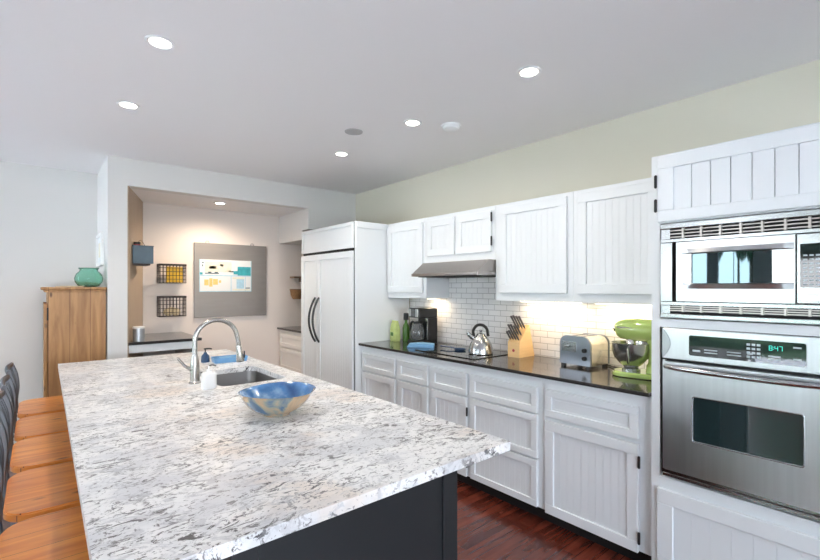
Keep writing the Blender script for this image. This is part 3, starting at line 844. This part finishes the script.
# ---------------------------------------------------------------- stools (local: back towards -X)
def stool():
    t = thing('counter_stool', 'x', 'stool', (0, 0, 0), group='pine seated counter stools along the island', world=False)
    pts = []
    x0, x1, hy = -.185, .185, .245
    rr = .085
    outl = [(x1, -hy), (x1, hy)] + [(x0 + rr + rr * math.cos(R(90 + 90 * k / 6)), hy - rr + rr * math.sin(R(90 + 90 * k / 6))) for k in range(7)] \
        + [(x0 + rr + rr * math.cos(R(180 + 90 * k / 6)), -hy + rr + rr * math.sin(R(180 + 90 * k / 6))) for k in range(7)]
    bm = prism(bmesh.new(), outl, .622, .652)
    bmesh.ops.bevel(bm, geom=[e_ for e_ in bm.edges if abs(e_.verts[0].co.z - e_.verts[1].co.z) < 1e-6], offset=.005, segments=2, affect='EDGES')
    part('seat', bm, 'seat', t, 40)
    for sx in (-1, 1):
        for sy in (-1, 1):
            bm = tube(bmesh.new(), [(sx * .15, sy * .17, .608), (sx * .172, sy * .20, .0)], .0125, 10)
            part('leg', bm, 'metalgrey', t, 40)
    bm = bmesh.new()
    box(bm, -.165, .165, -.19, -.165, .598, .621); box(bm, -.165, .165, .165, .19, .598, .621)
    box(bm, -.165, -.14, -.165, .165, .598, .621); box(bm, .14, .165, -.165, .165, .598, .621)
    part('seat_frame', bm, 'metalgrey', t)
    bm = bmesh.new(); z = .22; q = .165
    tube(bm, [(-q, -.19, z), (q, -.19, z), (q, .19, z), (-q, .19, z)], .009, 8, cyc=True)
    part('footrest', bm, 'metalgrey', t, 40)
    bm = bmesh.new()
    def prof(y): return spline([(-.196, y, .58), (-.204, y, .66), (-.196, y, .76), (-.203, y, .84), (-.222, y, .905)], 5)
    for y in (-.185, .185): part('back_post', tube(bmesh.new(), prof(y), .014, 8, flat=.6), 'metalgrey', t, 40)
    bm = bmesh.new(); tube(bm, [(-.223, -.195, .908), (-.234, -.1, .911), (-.238, 0, .912), (-.234, .1, .911), (-.223, .195, .908)], .012, 8, flat=1.5)
    part('top_rail', bm, 'metalgrey', t, 40)
    for y in (-.07, .0, .07):
        bm = tube(bmesh.new(), [(v.x - .004, v.y, v.z) for v in prof(y)], .009, 8, flat=.6)
        part('back_slat', bm, 'metalgrey', t, 40)
    return t
s0 = stool()
where = ['farthest counter stool, its orange pine seat just before the pine cupboard',
         'second counter stool from the pine cupboard, orange pine seat',
         'middle of the five counter stools with orange pine seats',
         'second counter stool from the camera, pine seat with dark knots at its left',
         'nearest counter stool, large orange pine seat in the bottom left corner']
for i, y in enumerate((3.835, 3.30, 2.79, 2.265, 1.735)):
    o = s0 if i == 0 else copy_tree(s0)
    o.location = (.097, y, 0); o['label'] = where[i]

# ---------------------------------------------------------------- pine cupboard and what stands on it
t = thing('pine_cupboard', 'tall old pine cupboard standing side-on in the recess beside the alcove', 'cupboard', (.26, 4.87, 0))
bm = B(.072, .452, 4.53, 5.24, .03, 1.410); part('body', bm, 'pine', t)
bm = bmesh.new(); box(bm, .030, .455, 4.495, 5.27, 1.4105, 1.434, .008, 3); box(bm, .05, .454, 4.512, 5.26, 1.392, 1.410, .004, 1)
part('cornice', bm, 'pine', t)
bm = B(.0, .022, -.0, .66, .06, 1.30, bev=.003)
xform(bm, Matrix.Translation((.047, 4.548, 0)) @ Matrix.Rotation(R(-.2), 4, 'Z'))
d = part('door', bm, 'pine', t)
bm = bmesh.new()
for z in (1.22, .3): rodd(bm, (.071, 4.528, z - .05), (.071, 4.528, z + .05), .005)
part('hinge', bm, 'hinge', d, 40)
t = thing('glass_vase', 'round sea-green glass vase on top of the pine cupboard', 'vase', (.345, 4.66, 1.434), world=False)
prof = [(.045, 0), (.075, .008), (.098, .045), (.102, .075), (.090, .110), (.066, .135), (.064, .147), (.072, .158)]
inn = [(.066, .158), (.058, .146), (.060, .134), (.084, .107), (.096, .075), (.092, .047), (.07, .013), (0, .010)]
bm = lathe(bmesh.new(), [(0, 0)] + prof + inn, (0, 0, 0), 40)
part('body', bm, 'greenglass', t, 60)
bm = bmesh.new(); tube(bm, [(.070 * math.cos(2 * PI * k / 24), .070 * math.sin(2 * PI * k / 24), .158) for k in range(24)], .005, 6, cyc=True)
part('rim', bm, 'greenglass', t, 60)
bm = bmesh.new(); box(bm, .12, .30, 4.56, 4.68, 1.4345, 1.440); box(bm, .15, .31, 4.58, 4.66, 1.4405, 1.444)
single('magazine', bm, 'creamcloth', 'thin flat booklet lying on the pine cupboard left of the green vase', 'booklet', (.2, 4.62, 1.4345), world=True)
# picture on the pier side
t = thing('picture_frame', 'narrow white picture frame hung on the pier side above the cupboard', 'picture frame', (.455, 4.95, 1.62))
bm = bmesh.new(); y0, y1, z0, z1 = 4.72, 5.12, 1.625, 1.915
box(bm, .433, .4585, y0, y0 + .03, z0, z1, .002, 1); box(bm, .433, .4585, y1 - .03, y1, z0, z1, .002, 1)
box(bm, .433, .4585, y0 + .03, y1 - .03, z0, z0 + .03); box(bm, .433, .4585, y0 + .03, y1 - .03, z1 - .03, z1)
part('frame', bm, 'white', t)
part('mat_board', B(.445, .4585, y0 + .03, y1 - .03, z0 + .03, z1 - .03), 'paper', t)
part('print', B(.4435, .4449, y0 + .10, y1 - .10, z0 + .08, z1 - .08), 'pcream', t)

# ---------------------------------------------------------------- alcove
t = thing('alcove_desk', 'built-in desk with a black top in the alcove left of the grey board', 'desk', (.9, 4.83, 0))
bm = prism(bmesh.new(), [(.603, YH + .005), (1.20, YH + .005), (1.20, YB - .003), (.835, YB - .003)], .930, .955)
part('desktop', bm, 'counter', t)
bm = prism(bmesh.new(), [(.612, YH + .022), (1.16, YH + .022), (1.16, YH + .040), (.617, YH + .040)], .860, .929)
part('apron', bm, 'cab', t)
part('side_panel', B(1.13, 1.15, YH + .06, YB - .01, 0, .929), 'cabwarm', t)
part('back_panel', prism(bmesh.new(), [(.845, YB - .03), (1.129, YB - .03), (1.129, YB - .01), (.849, YB - .01)], .40, .929), 'cabwarm', t)
t = thing('canister', 'grey metal canister with a white lid on the alcove desk', 'canister', (.70, 4.58, .9555))
part('body', lathe(bmesh.new(), [(.046, 0), (.046, .110), (0, .110)], (.70, 4.58, .9555), 28), 'tin', t, 40)
part('lid', lathe(bmesh.new(), [(.048, .1105), (.048, .124), (.043, .128), (0, .128)], (.70, 4.58, .9555), 28), 'white', t, 40)
t = thing('wall_bin', 'blue-grey metal bin with a wire handle on the left side of the alcove', 'bin', (.76, 4.75, 1.66))
bm = bmesh.new()
z0, z1 = 1.648, 1.805
P4 = [(.658, 4.62), (.822, 4.62), (.822, 4.88), (.735, 4.88)]
P4i = [(.665, 4.627), (.815, 4.627), (.815, 4.873), (.738, 4.873)]
slab_hole(bm, P4, [P4i], z0 + .007, z1); prism(bm, P4, z0, z0 + .0068)
part('body', bm, 'galv', t)
part('rim', tube(bmesh.new(), [(a, b, z1) for a, b in P4], .005, 6, cyc=True), 'galv', t)
bm = bmesh.new(); tube(bm, [(.755 - .003 * k, 4.63 + .24 * k / 12, z1 + .06 * math.sin(PI * k / 12)) for k in range(13)], .003, 6)
part('handle', bm, 'chrome', t, 40)
part('bracket', prism(bmesh.new(), [(.666, 4.64), (.80, 4.64), (.80, 4.86), (.730, 4.86)], 1.632, 1.6478), 'wire', t)
t = thing('red_tin', 'small dark red tin sticking up in the blue-grey bin', 'tin', (.70, 4.67, 1.656))
part('body', lathe(bmesh.new(), [(.026, 0), (.026, .165), (0, .165)], (.70, 4.67, 1.656), 20), 'red', t, 40)
part('lid', lathe(bmesh.new(), [(.028, .1655), (.028, .185), (0, .185)], (.70, 4.67, 1.656), 20), 'black', t, 40)

def wire_basket(z0, z1, label):
    x0, x1 = .965, 1.215; yb = YB - .006; yf = yb - .12
    t = thing('wire_basket', label, 'basket', ((x0 + x1) / 2, yb, z0), group='wire baskets on the alcove wall')
    bm = bmesh.new(); r = .0028
    for z, rr in ((z1, .0045), (z0, .0035)):
        tube(bm, [(x0, yf, z), (x1, yf, z), (x1, yb, z), (x0, yb, z)], rr, 6, cyc=True)
    nx_ = 8; nz = 5
    for i in range(nx_ + 1):
        x = x0 + (x1 - x0) * i / nx_; tube(bm, [(x, yb, z1), (x, yb, z0), (x, yf, z0), (x, yf, z1)], r, 5)
    for i in range(1, nz):
        z = z0 + (z1 - z0) * i / nz; tube(bm, [(x0, yb, z), (x0, yf, z), (x1, yf, z), (x1, yb, z)], r, 5)
    for i in range(1, 4):
        y = yf + (yb - yf) * i / 4; tube(bm, [(x0, y, z1), (x0, y, z0), (x1, y, z0), (x1, y, z1)], r, 5)
    part('wire_cage', bm, 'wire', t)
    part('top_band', B(x0 - .004, x1 + .004, yf - .005, yf - .001, z1 - .016, z1 + .003), 'wire', t)
    return t
wire_basket(1.478, 1.672, 'upper of the two dark wire baskets, holding yellow folders')
wire_basket(1.130, 1.338, 'lower of the two dark wire baskets, holding cream packets')
bm = bmesh.new(); box(bm, 1.040, 1.190, YB - .10, YB - .06, 1.484, 1.645)
single('yellow_folder', bm, 'yellow', 'bright yellow folder standing in the upper wire basket', 'folder', (1.11, YB - .08, 1.484), world=True)
bm = bmesh.new(); ball(bm, (1.06, YB - .07, 1.175), .04, 1.2, .8, 1); ball(bm, (1.13, YB - .07, 1.172), .038, 1.2, .8, 1); ball(bm, (1.09, YB - .075, 1.20), .03, 1.5, .8, .8)
single('packet_bundle', bm, 'creamcloth', 'crumpled cream packets lying in the lower wire basket', 'packets', (1.09, YB - .07, 1.137), world=True, smooth=60)

t = thing('magnet_board', 'large grey metal board hanging on the alcove back wall', 'notice board', (1.70, YB, 1.10))
bx0, bx1, bz0, bz1 = 1.322, 2.130, 1.098, 1.925
part('sheet', B(bx0, bx1, YB - .022, YB - .004, bz0, bz1, bev=.003), 'board', t)
for x in (1.46, 1.96):
    part('hook', tube(bmesh.new(), [(x - .02, YB - .01, bz1 - .002), (x - .012, YB - .01, bz1 + .022), (x + .012, YB - .01, bz1 + .022), (x + .02, YB - .01, bz1 - .002)], .003, 6), 'chrome', t)
t = thing('calendar_poster', 'white and blue printed poster fixed to the grey board', 'poster', (1.64, YB - .024, 1.38))
px0, px1, pz0, pz1 = 1.372, 1.947, 1.382, 1.742; ya = YB - .0225; yb_ = YB - .0245
part('sheet', B(px0, px1, yb_, ya, pz0, pz1), 'paper', t)
yy0, yy1 = yb_ - .0006, yb_
def pr_(name, mat, rects):
    for a, b, c, d in rects: part(name, B(px0 + a * (px1 - px0), px0 + b * (px1 - px0), yy0, yy1, pz0 + c * (pz1 - pz0), pz0 + d * (pz1 - pz0)), mat, t)
pr_('printed_border', 'pblue', [(0, 1, .49, .52), (.585, .60, 0, .49), (0, .012, 0, 1), (.988, 1, 0, 1), (0.012, .988, 0, .02), (.87, .88, .02, .49), (.70, .85, .10, .40)])
pr_('printed_map', 'pcream', [(.10, .60, .62, .94), (.62, .97, .04, .08), (.62, .84, .41, .46)])
pr_('printed_patch', 'pyellow', [(.09, .17, .20, .38), (.18, .24, .16, .42), (.25, .34, .22, .40), (.36, .40, .28, .36), (.18, .30, .72, .80), (.38, .44, .80, .86)])
pr_('printed_picture', 'pteal', [(.72, .985, .52, .80), (.012, .06, .53, .60), (.64, .72, .55, .66)])
pr_('printed_mark', 'pdark', [(.05, .07, .78, .84), (.05, .08, .88, .92), (.10, .36, .56, .59), (.16, .22, .59, .63), (.28, .34, .59, .62), (.54, .64, .62, .66), (.88, .97, .10, .13)])

# niche cabinet beyond the fridge
t = thing('niche_cabinet', 'small off-white drawer cabinet with a black top in the niche behind the fridge', 'cabinet', (2.6, 4.92, 0))
part('body', B(2.305, 2.90, 4.60, YB - .004, .10, .917), 'cabwarm', t)
part('toe_kick', B(2.36, 2.90, 4.60, YB - .004, 0, .0995), 'toe', t)
part('countertop', B(2.272, 2.90, 4.60, YB - .004, .918, .940), 'counter', t)
for z0, z1 in ((.72, .875), (.45, .70), (.13, .43)):
    bm = bmesh.new(); front(bm, 2.284, 4.61, 5.20, z0, z1, .045, False)
    part('drawer', bm, 'cabwarm', t)
t = thing('hanging_basket', 'small brown wicker basket hung on the niche wall behind the fridge', 'basket', (2.47, YB - .07, 1.27))
bm = bmesh.new()
lathe(bm, [(.05, 0), (.075, .05), (.085, .12), (.08, .12), (.07, .05), (.045, .008), (0, .008)], (2.49, YB - .095, 1.285), 20)
part('body', bm, 'wicker', t, 40)
bm = bmesh.new(); tube(bm, [(2.49 + .083 * math.cos(2 * PI * k / 20), YB - .095 + .083 * math.sin(2 * PI * k / 20), 1.405) for k in range(20)], .007, 6, cyc=True)
part('rim', bm, 'walnut', t, 40)
t = thing('wall_shelf', 'short dark wood shelf above the wicker basket in the niche', 'shelf', (2.55, YB - .06, 1.55))
part('board', B(2.44, 2.72, YB - .12, YB - .003, 1.548, 1.568), 'walnut', t)
part('bracket', B(2.56, 2.58, YB - .09, YB - .003, 1.50, 1.5475), 'walnut', t)

# ---------------------------------------------------------------- on the worktop
Z = .9155
t = thing('cooktop', 'flat black glass cooktop let into the black worktop', 'cooktop', (2.61, 2.55, Z))
part('glass', B(2.385, 2.830, 2.125, 2.775, Z, Z + .006, bev=.002), 'blackglass', t)
for (x, y, r) in ((2.50, 2.32, .09), (2.71, 2.33, .075), (2.50, 2.62, .075), (2.71, 2.63, .10)):
    bm = bmesh.new(); lathe(bm, [(r, 0), (r, .0004), (r - .004, .0004), (r - .004, 0)], (x, y, Z + .0061), 40, close=True)
    part('burner_ring', bm, 'metalgrey', t)
ZK = Z + .0067
t = thing('kettle', 'shiny stainless kettle with a black looped handle on the cooktop', 'kettle', (2.62, 2.27, ZK), R(-49), world=False)
part('body', lathe(bmesh.new(), [(0, 0), (.088, 0), (.094, .006), (.093, .03), (.082, .075), (.060, .115), (.036, .137), (.034, .142), (0, .142)], (0, 0, 0), 40), 'steelv', t, 40)
part('lid', lathe(bmesh.new(), [(.034, .1425), (.030, .152), (.012, .158), (.008, .166), (.013, .174), (.010, .182), (0, .184)], (0, 0, 0), 24), 'steelv', t, 40)
bm = tube(bmesh.new(), spline([(-.055, 0, .118), (-.085, 0, .14), (-.10, 0, .160)], 4), [.020] * 3 + [.017] * 3 + [.013] * 3, 12)
part('spout', bm, 'steelv', t, 40)
bm = tube(bmesh.new(), spline([(-.052, 0, .135), (-.058, 0, .175), (-.030, 0, .215), (.012, 0, .218), (.045, 0, .19), (.056, 0, .135)], 6), .0115, 10, flat=1.3)
part('handle', bm, 'black', t, 40)
t = thing('spoon_rest', 'dark blue long-handled spoon rest lying beside the kettle', 'spoon rest', (2.63, 2.50, ZK), R(100), world=False)
part('dish', lathe(bmesh.new(), [(0, 0), (.035, 0), (.045, .012), (.042, .014), (.033, .004), (0, .004)], (0, 0, 0), 24, sx=1.2), 'navy', t, 40)
part('handle', tube(bmesh.new(), [(.046, 0, .012), (.10, 0, .018), (.19, 0, .020)], [.009, .009, .012], 10, flat=.6), 'navy', t, 40)
# knife block
t = thing('knife_block', 'pale maple knife block full of steel-handled knives right of the cooktop', 'knife block', (2.78, 2.02, Z), 0, world=False)
bm = prism(bmesh.new(), [(-.085, 0), (.10, 0), (.10, .01), (.038, .235), (-.015, .19), (-.085, .11)], -.052, .052, 'y')
bm.verts.ensure_lookup_table()
part('block', bm, 'woodblock', t)
part('emblem', xform(lathe(bmesh.new(), [(0, 0), (.011, 0), (.011, .0015), (0, .0015)], (0, 0, 0), 16), Matrix.Translation((-.0852, 0, .05)) @ Matrix.Rotation(R(-90), 4, 'Y')), 'red', t)
k = 0
dv = Vector((-.62, 0, .78)).normalized()
slots = [(a, b) for a in (-.036, -.012, .012, .036) for b in (0, 1, 2)]
for (y, r_) in slots:
    base = Vector([(-.068, y, .126), (-.038, y, .160), (.008, y, .206)][r_])
    L = [.085, .10, .125][r_] + random.uniform(-.008, .008)
    kk = thing('kitchen_knife', ['short steel-handled knife in the lowest row of the maple block', 'steel-handled knife in the middle row of the maple block', 'long steel-handled knife in the top row of the maple block'][r_], 'knife',
               (2.78 + base.x, 2.02 + base.y, Z + base.z), group=['knives in the lowest row of the knife block', 'knives in the middle row of the knife block', 'knives in the top row of the knife block'][r_], world=False)
    part('handle', tube(bmesh.new(), [dv * .012, dv * .03, dv * (L * .6), dv * L], [.006, .0085, .0075, .0095], 8, flat=.75), 'metalgrey', kk, 40)
    part('bolster', tube(bmesh.new(), [dv * -.004, dv * .012], .006, 8), 'sticker', kk, 40)
# toaster
t = thing('toaster', 'stainless toaster with rounded top and two dark dials, under the wall cabinets', 'toaster', (2.755, 1.505, Z), R(-4), world=False)
def tprof(w, h, r): # (y,z)
    p = [(-w, .018), (w, .018)]
    for k in range(9): a = R(k * 90 / 8); p.append((w - r + r * math.cos(a), h - r + r * math.sin(a)))
    for k in range(9): a = R(90 + k * 90 / 8); p.append((-w + r + r * math.cos(a), h - r + r * math.sin(a)))
    return p
bm = prism(bmesh.new(), tprof(.108, .200, .055), -.083, .110, 'x'); part('body', bm, 'toastbody', t, 30)
bm = prism(bmesh.new(), tprof(.111, .203, .055), -.100, -.0835, 'x'); ep = part('front_plate', bm, 'toastend', t, 30)
part('end_cap', prism(bmesh.new(), tprof(.111, .203, .055), .1105, .122, 'x'), 'toastend', t, 30)
bm = bmesh.new(); box(bm, -.104, -.1005, -.015, .092, .10, .165, .001, 1); part('lever_plate', bm, 'steelv', ep)
for z in (.115, .065):
    bm = lathe(bmesh.new(), [(0, 0), (.015, 0), (.013, .014), (0, .014)], (0, 0, 0), 18); xform(bm, Matrix.Translation((-.1005, -.072, z)) @ Matrix.Rotation(R(-90), 4, 'Y'))
    part('dial', bm, 'black', ep, 40)
part('lever', B(-.120, -.1045, .03, .065, .128, .140, bev=.003), 'steelv', ep)
bm = bmesh.new(); box(bm, -.06, .09, .018, .045, .1985, .2010); box(bm, -.06, .09, -.045, -.018, .1985, .2010)
part('bread_slot', bm, 'black', t)
for x in (-.085, .10):
    for y in (-.09, .09): part('foot', B(x - .012, x + .012, y - .012, y + .012, 0, .0178), 'black', t)
single('power_cord', tube(bmesh.new(), spline([(2.885, 1.44, Z + .006), (2.86, 1.38, Z + .006), (2.82, 1.33, Z + .006), (2.86, 1.30, Z + .006), (2.895, 1.29, Z + .03), (2.90, 1.30, Z + .10)], 8), .0045, 8), 'black',
       'black toaster cord curling over the worktop behind the toaster', 'cord', (2.86, 1.36, Z), world=True, smooth=60)
# stand mixer : nose towards +Y and a little towards the room
MX, MY = 2.665, 1.155
t = thing('stand_mixer', 'lime green stand mixer with a steel bowl next to the oven tower', 'stand mixer', (MX, MY, Z), R(100), world=False)
# local: nose along +x, column at -x
bm = prism(bmesh.new(), [(a, b) for a, b in rrect(-.17, .105, -.090, .090, .085, 8)], .004, .030)
bmesh.ops.bevel(bm, geom=[e_ for e_ in bm.edges if min(e_.verts[0].co.z, e_.verts[1].co.z) > .02], offset=.010, segments=3, affect='EDGES')
part('base', bm, 'mixer', t, 40)
bm = tube(bmesh.new(), spline([(-.125, 0, .02), (-.130, 0, .10), (-.125, 0, .19), (-.115, 0, .235)], 5), [.052] * 4 + [.044] * 4 + [.042] * 4 + [.046] * 4, 20)
part('column', bm, 'mixer', t, 40)
bm = bmesh.new()
P = [(-.205, .012, .262), (-.195, .040, .263), (-.16, .060, .266), (-.10, .067, .268), (-.03, .066, .270), (.03, .061, .270), (.065, .055, .268), (.083, .040, .266), (.090, .014, .265)]
tube(bm, [(a, 0, c) for a, r, c in P], [r for a, r, c in P], 24)
head = part('motor_head', bm, 'mixer', t, 50)
bm = bmesh.new(); tube(bm, [(-.17, 0, .283), (.066, 0, .283)], .0635, 24, flat=.16)
part('silver_band', bm, 'mixband', head, 40)
bm = lathe(bmesh.new(), [(0, 0), (.020, 0), (.020, .012), (.014, .018), (0, .018)], (0, 0, 0), 20); xform(bm, Matrix.Translation((.086, 0, .272)) @ Matrix.Rotation(R(90), 4, 'Y'))
part('hub_cap', bm, 'mixband', head, 40)
part('attachment_shaft', lathe(bmesh.new(), [(.028, 0), (.028, .03), (.022, .04)], (.005, 0, .178), 20), 'mixband', head, 40)
bm = lathe(bmesh.new(), [(0, 0), (.050, 0), (.050, .014), (.038, .022), (.060, .040), (.090, .075), (.103, .115), (.106, .160), (.110, .163), (.104, .163), (.099, .115), (.086, .078), (.055, .045), (0, .042)], (.005, 0, .0305), 40)
bw = part('mixing_bowl', bm, 'steelv', t, 40)
bm = tube(bmesh.new(), spline([(-.005, .105, .170), (-.012, .142, .165), (-.014, .148, .125), (-.012, .130, .090), (-.006, .092, .098)], 6), .006, 10, flat=1.6)
part('bowl_handle', bm, 'steelv', bw, 40)
# coffee maker
t = thing('coffee_maker', 'black and steel drip coffee maker in the corner by the fridge panel', 'coffee maker', (2.76, 3.095, Z), R(-12), world=False)
bm = bmesh.new(); box(bm, -.115, .10, -.095, .095, 0, .03, .006, 2); box(bm, .0, .10, -.095, .095, .03, .235, .004, 1)
part('housing', bm, 'black', t)
bm = bmesh.new(); box(bm, -.10, .10, -.095, .095, .2355, .325, .008, 2)
hs = part('brew_head', bm, 'black', t)
part('steel_front', B(-.106, -.1005, -.088, .088, .245, .318, bev=.001), 'steelv', hs)
bm = bmesh.new(); box(bm, -.1100, -.1065, -.035, .035, .243, .32, .001, 1)
part('water_gauge', bm, 'blackglass', hs)
part('steel_post', B(-.006, -.0005, -.093, -.060, .032, .232), 'steelv', t)
bm = lathe(bmesh.new(), [(0, 0), (.050, 0), (.068, .03), (.070, .075), (.055, .125), (.042, .150), (.040, .150), (.052, .122), (.066, .075), (.064, .032), (.048, .004), (0, .004)], (-.055, 0, .0305), 32)
cf = part('carafe', bm, 'carafe', t, 50)
part('carafe_lid', lathe(bmesh.new(), [(.043, .1505), (.043, .166), (.02, .172), (0, .172)], (-.055, 0, .0305), 24), 'black', cf, 40)
bm = tube(bmesh.new(), spline([(-.06, .045, .185), (-.062, .100, .190), (-.064, .118, .150), (-.062, .110, .095), (-.06, .072, .075)], 5), .009, 8, flat=1.3)
part('carafe_handle', bm, 'black', cf, 40)
t = thing('coffee_bag', 'upright lime green bag by the fridge panel on the worktop', 'bag', (2.65, 3.375, Z), R(-14), world=False)
bm = bmesh.new()
pr2 = [(0, .052, .030), (.02, .055, .033), (.11, .055, .030), (.155, .055, .022), (.180, .054, .014), (.195, .054, .011)]
rs = [[bm.verts.new((a, b, z)) for a, b in rrect(-hx, hx, -hw, hw, min(.007, hx * .8), 3)] for z, hw, hx in pr2]
for a, b in zip(rs, rs[1:]):
    for i in range(len(a)): bm.faces.new((a[i], a[(i + 1) % len(a)], b[(i + 1) % len(a)], b[i]))
bm.faces.new(rs[-1]); bm.faces.new(list(reversed(rs[0]))); bmesh.ops.recalc_face_normals(bm, faces=bm.faces[:])
part('pouch', bm, 'greenbag', t, 50)
part('label_patch', B(-.0355, -.0335, -.03, .03, .05, .085), 'greensoap', t)
t = thing('oil_bottle', 'dark green bottle with a black cap between the green bag and the coffee maker', 'bottle', (2.735, 3.313, Z))
part('glass_body', lathe(bmesh.new(), [(0, 0), (.033, 0), (.034, .12), (.028, .150), (.013, .175), (.013, .2), (0, .2)], (2.735, 3.313, Z), 24), 'greensoap', t, 40)
part('cap', lathe(bmesh.new(), [(.024, .2005), (.026, .215), (.026, .262), (.020, .268), (0, .268)], (2.735, 3.313, Z), 20), 'black', t, 40)
t = thing('folded_towel', 'folded pale blue cloth lying in front of the coffee maker', 'towel', (2.545, 2.88, Z + .0), R(42), world=False)
bm = bmesh.new()
for i in range(3):
    g = bmesh.new(); box(g, -.06 + i * .004, .06 - i * .003, -.115, .115 - i * .006, .001 + i * .010, .0105 + i * .010, .0045, 2)
    bmesh.ops.subdivide_edges(g, edges=g.edges[:], cuts=1, use_grid_fill=True)
    for v in g.verts: v.co.z += .004 * (1 + math.sin(30 * v.co.y + i)) * (v.co.z / .03)
    me_ = bpy.data.meshes.new('tmp'); g.to_mesh(me_); g.free(); bm.from_mesh(me_); bpy.data.meshes.remove(me_)
part('cloth', bm, 'towel', t, 60)

# ---------------------------------------------------------------- ceiling fittings
def downlight(x, y, z, label, power, group='recessed ceiling downlights', n=[0]):
    t = thing('recessed_downlight', label, 'ceiling light', (x, y, z), group=group)
    bm = bmesh.new(); lathe(bm, [(.043, .0), (.062, .0), (.062, -.004), (.057, -.007), (.045, -.005)], (x, y, z - .001), 36, close=True)
    part('trim_ring', bm, 'trimwhite', t, 40)
    bm = lathe(bmesh.new(), [(0, -.003), (.042, -.003), (.042, -.0005), (0, -.0005)], (x, y, z - .001), 32)
    part('lens', bm, 'lamp', t)
    light('SPOT', (x, y, z - .02), t, power, (1.0, .90, .76) if z > 2.4 else (1.0, .80, .60), .05, (0, 0, 0), spot=165, blend=1.0)
    return t
DL = 22
downlight(.43, 2.267, ZC, 'large-looking lit downlight above the sink, nearest on the left side', DL)
downlight(.43, 3.17, ZC, 'lit downlight farther back on the left side, nearer the pine cupboard', DL)
downlight(1.94, 1.357, ZC, 'lit downlight highest up over the right run of cabinets', DL)
downlight(1.94, 2.28, ZC, 'lit downlight between the grey ceiling speaker and the smoke alarm', DL)
downlight(1.94, 3.19, ZC, 'small lit downlight farthest back before the fridge', DL)
downlight(1.46, 4.80, 2.305, 'small lit downlight in the lowered alcove ceiling above the grey board', 50, group=None)
t = thing('ceiling_speaker', 'flat round grey speaker grille in the ceiling', 'speaker', (1.73, 2.68, ZC))
part('grille', lathe(bmesh.new(), [(0, -.006), (.055, -.005), (.055, -.001), (0, -.001)], (1.73, 2.68, ZC), 36), 'speaker', t, 30)
part('rim', lathe(bmesh.new(), [(.0555, -.001), (.064, -.001), (.063, -.006), (.0555, -.007)], (1.73, 2.68, ZC), 36, close=True), 'speaker', t, 30)
t = thing('smoke_alarm', 'white domed smoke alarm on the ceiling', 'smoke alarm', (2.175, 2.15, ZC))
part('base', lathe(bmesh.new(), [(0, -.012), (.066, -.012), (.068, -.001), (0, -.001)], (2.175, 2.15, ZC), 36), 'white', t, 30)
part('dome', lathe(bmesh.new(), [(0, -.040), (.03, -.038), (.052, -.028), (.058, -.0125), (0, -.0125)], (2.175, 2.15, ZC), 36), 'white', t, 30)

# under cabinet lights
def strip(y0, y1, label, power, x=2.86):
    t = thing('under_cabinet_light', label, 'light', (x, (y0 + y1) / 2, 1.333))
    part('housing', B(x - .03, x + .03, y0, y1, 1.3245, 1.3325), 'white', t)
    part('lens', B(x - .022, x + .022, y0 + .01, y1 - .01, 1.3215, 1.324), 'strip', t)
    light('AREA', (x, (y0 + y1) / 2, 1.318), t, power, (1.0, .78, .52), y1 - y0 - .03, (0, 0, R(90)), sy=.04)
strip(.95, 1.46, 'warm strip light under the wall cabinet above the toaster', 1.7, 2.83)
strip(1.56, 2.05, 'warm strip light under the wall cabinet above the knife block', 1.4, 2.83)
strip(2.95, 3.10, 'short warm light under the corner wall cabinet above the coffee maker', 0.8, 2.83)

# ---------------------------------------------------------------- invented garden, out of view: supplies daylight bounce and reflections
struct('ground', B(-40, XL - 4.5, -30, 30, -.35, -.30), 'grass')
struct('ground_back', B(XL - 4.49, 30, -40, Y0 - 4.5, -.35, -.30), 'grass')
struct('bounce_terrace', B(XL - 4.5, XL - .16, Y0 - 4.49, 12, -.20, -.10), 'bounce_terrace')  # unseen paving, added to bounce sun in through the windows
struct('bounce_terrace_back', B(XL - .159, 8, Y0 - 4.49, Y0 - .16, -.20, -.10), 'bounce_terrace')
def tree(x, y, h, label):  # unseen trees, added so the steel and glass reflect foliage
    t = thing('added_tree', label, 'tree', (x, y, -.30), group='trees added outside the left windows for reflections')
    part('trunk', tube(bmesh.new(), [(x, y, -.3), (x + .1, y, h * .3), (x, y + .1, h * .6)], [.28, .22, .15], 12), 'bark', t, 50)
    bm = bmesh.new()
    for i in range(9):
        a = random.uniform(0, 2 * PI); rr = random.uniform(0, h * .22)
        c = (x + rr * math.cos(a), y + rr * math.sin(a), h * random.uniform(.5, .85))
        q = bmesh.ops.create_icosphere(bm, subdivisions=3, radius=h * random.uniform(.14, .2))['verts']
        for v in q: v.co *= random.uniform(.85, 1.12)
        bmesh.ops.translate(bm, vec=c, verts=q)
    part('crown', bm, 'leaf', t)
tree(-11, 1.2, 6, 'leafy tree added for reflections, outside the middle left window')
tree(-15, 7.6, 7, 'leafy tree added for reflections, outside the far left window')
tree(-17, 3.6, 7.5, 'leafy tree added for reflections, standing behind the others, outside the middle left window')
tree(-12, -4.0, 6.5, 'leafy tree added for reflections, outside the nearest left window')

t = thing('added_hedge', 'unseen long clipped dark green hedge, added to darken reflections, beyond the terrace outside the left windows', 'hedge', (-8.6, 3, -.30))  # added out of view for a darker lower part in reflections
bm = bmesh.new(); box(bm, -9.2, -8.1, -5, 11, -.30, 1.25)
bmesh.ops.subdivide_edges(bm, edges=bm.edges[:], cuts=24, use_grid_fill=True)
for v in bm.verts:
    if v.co.z > -.2: v.co += Vector((random.uniform(-.09, .09), random.uniform(-.09, .09), random.uniform(-.09, .09)))
part('foliage', bm, 'leaf', t)
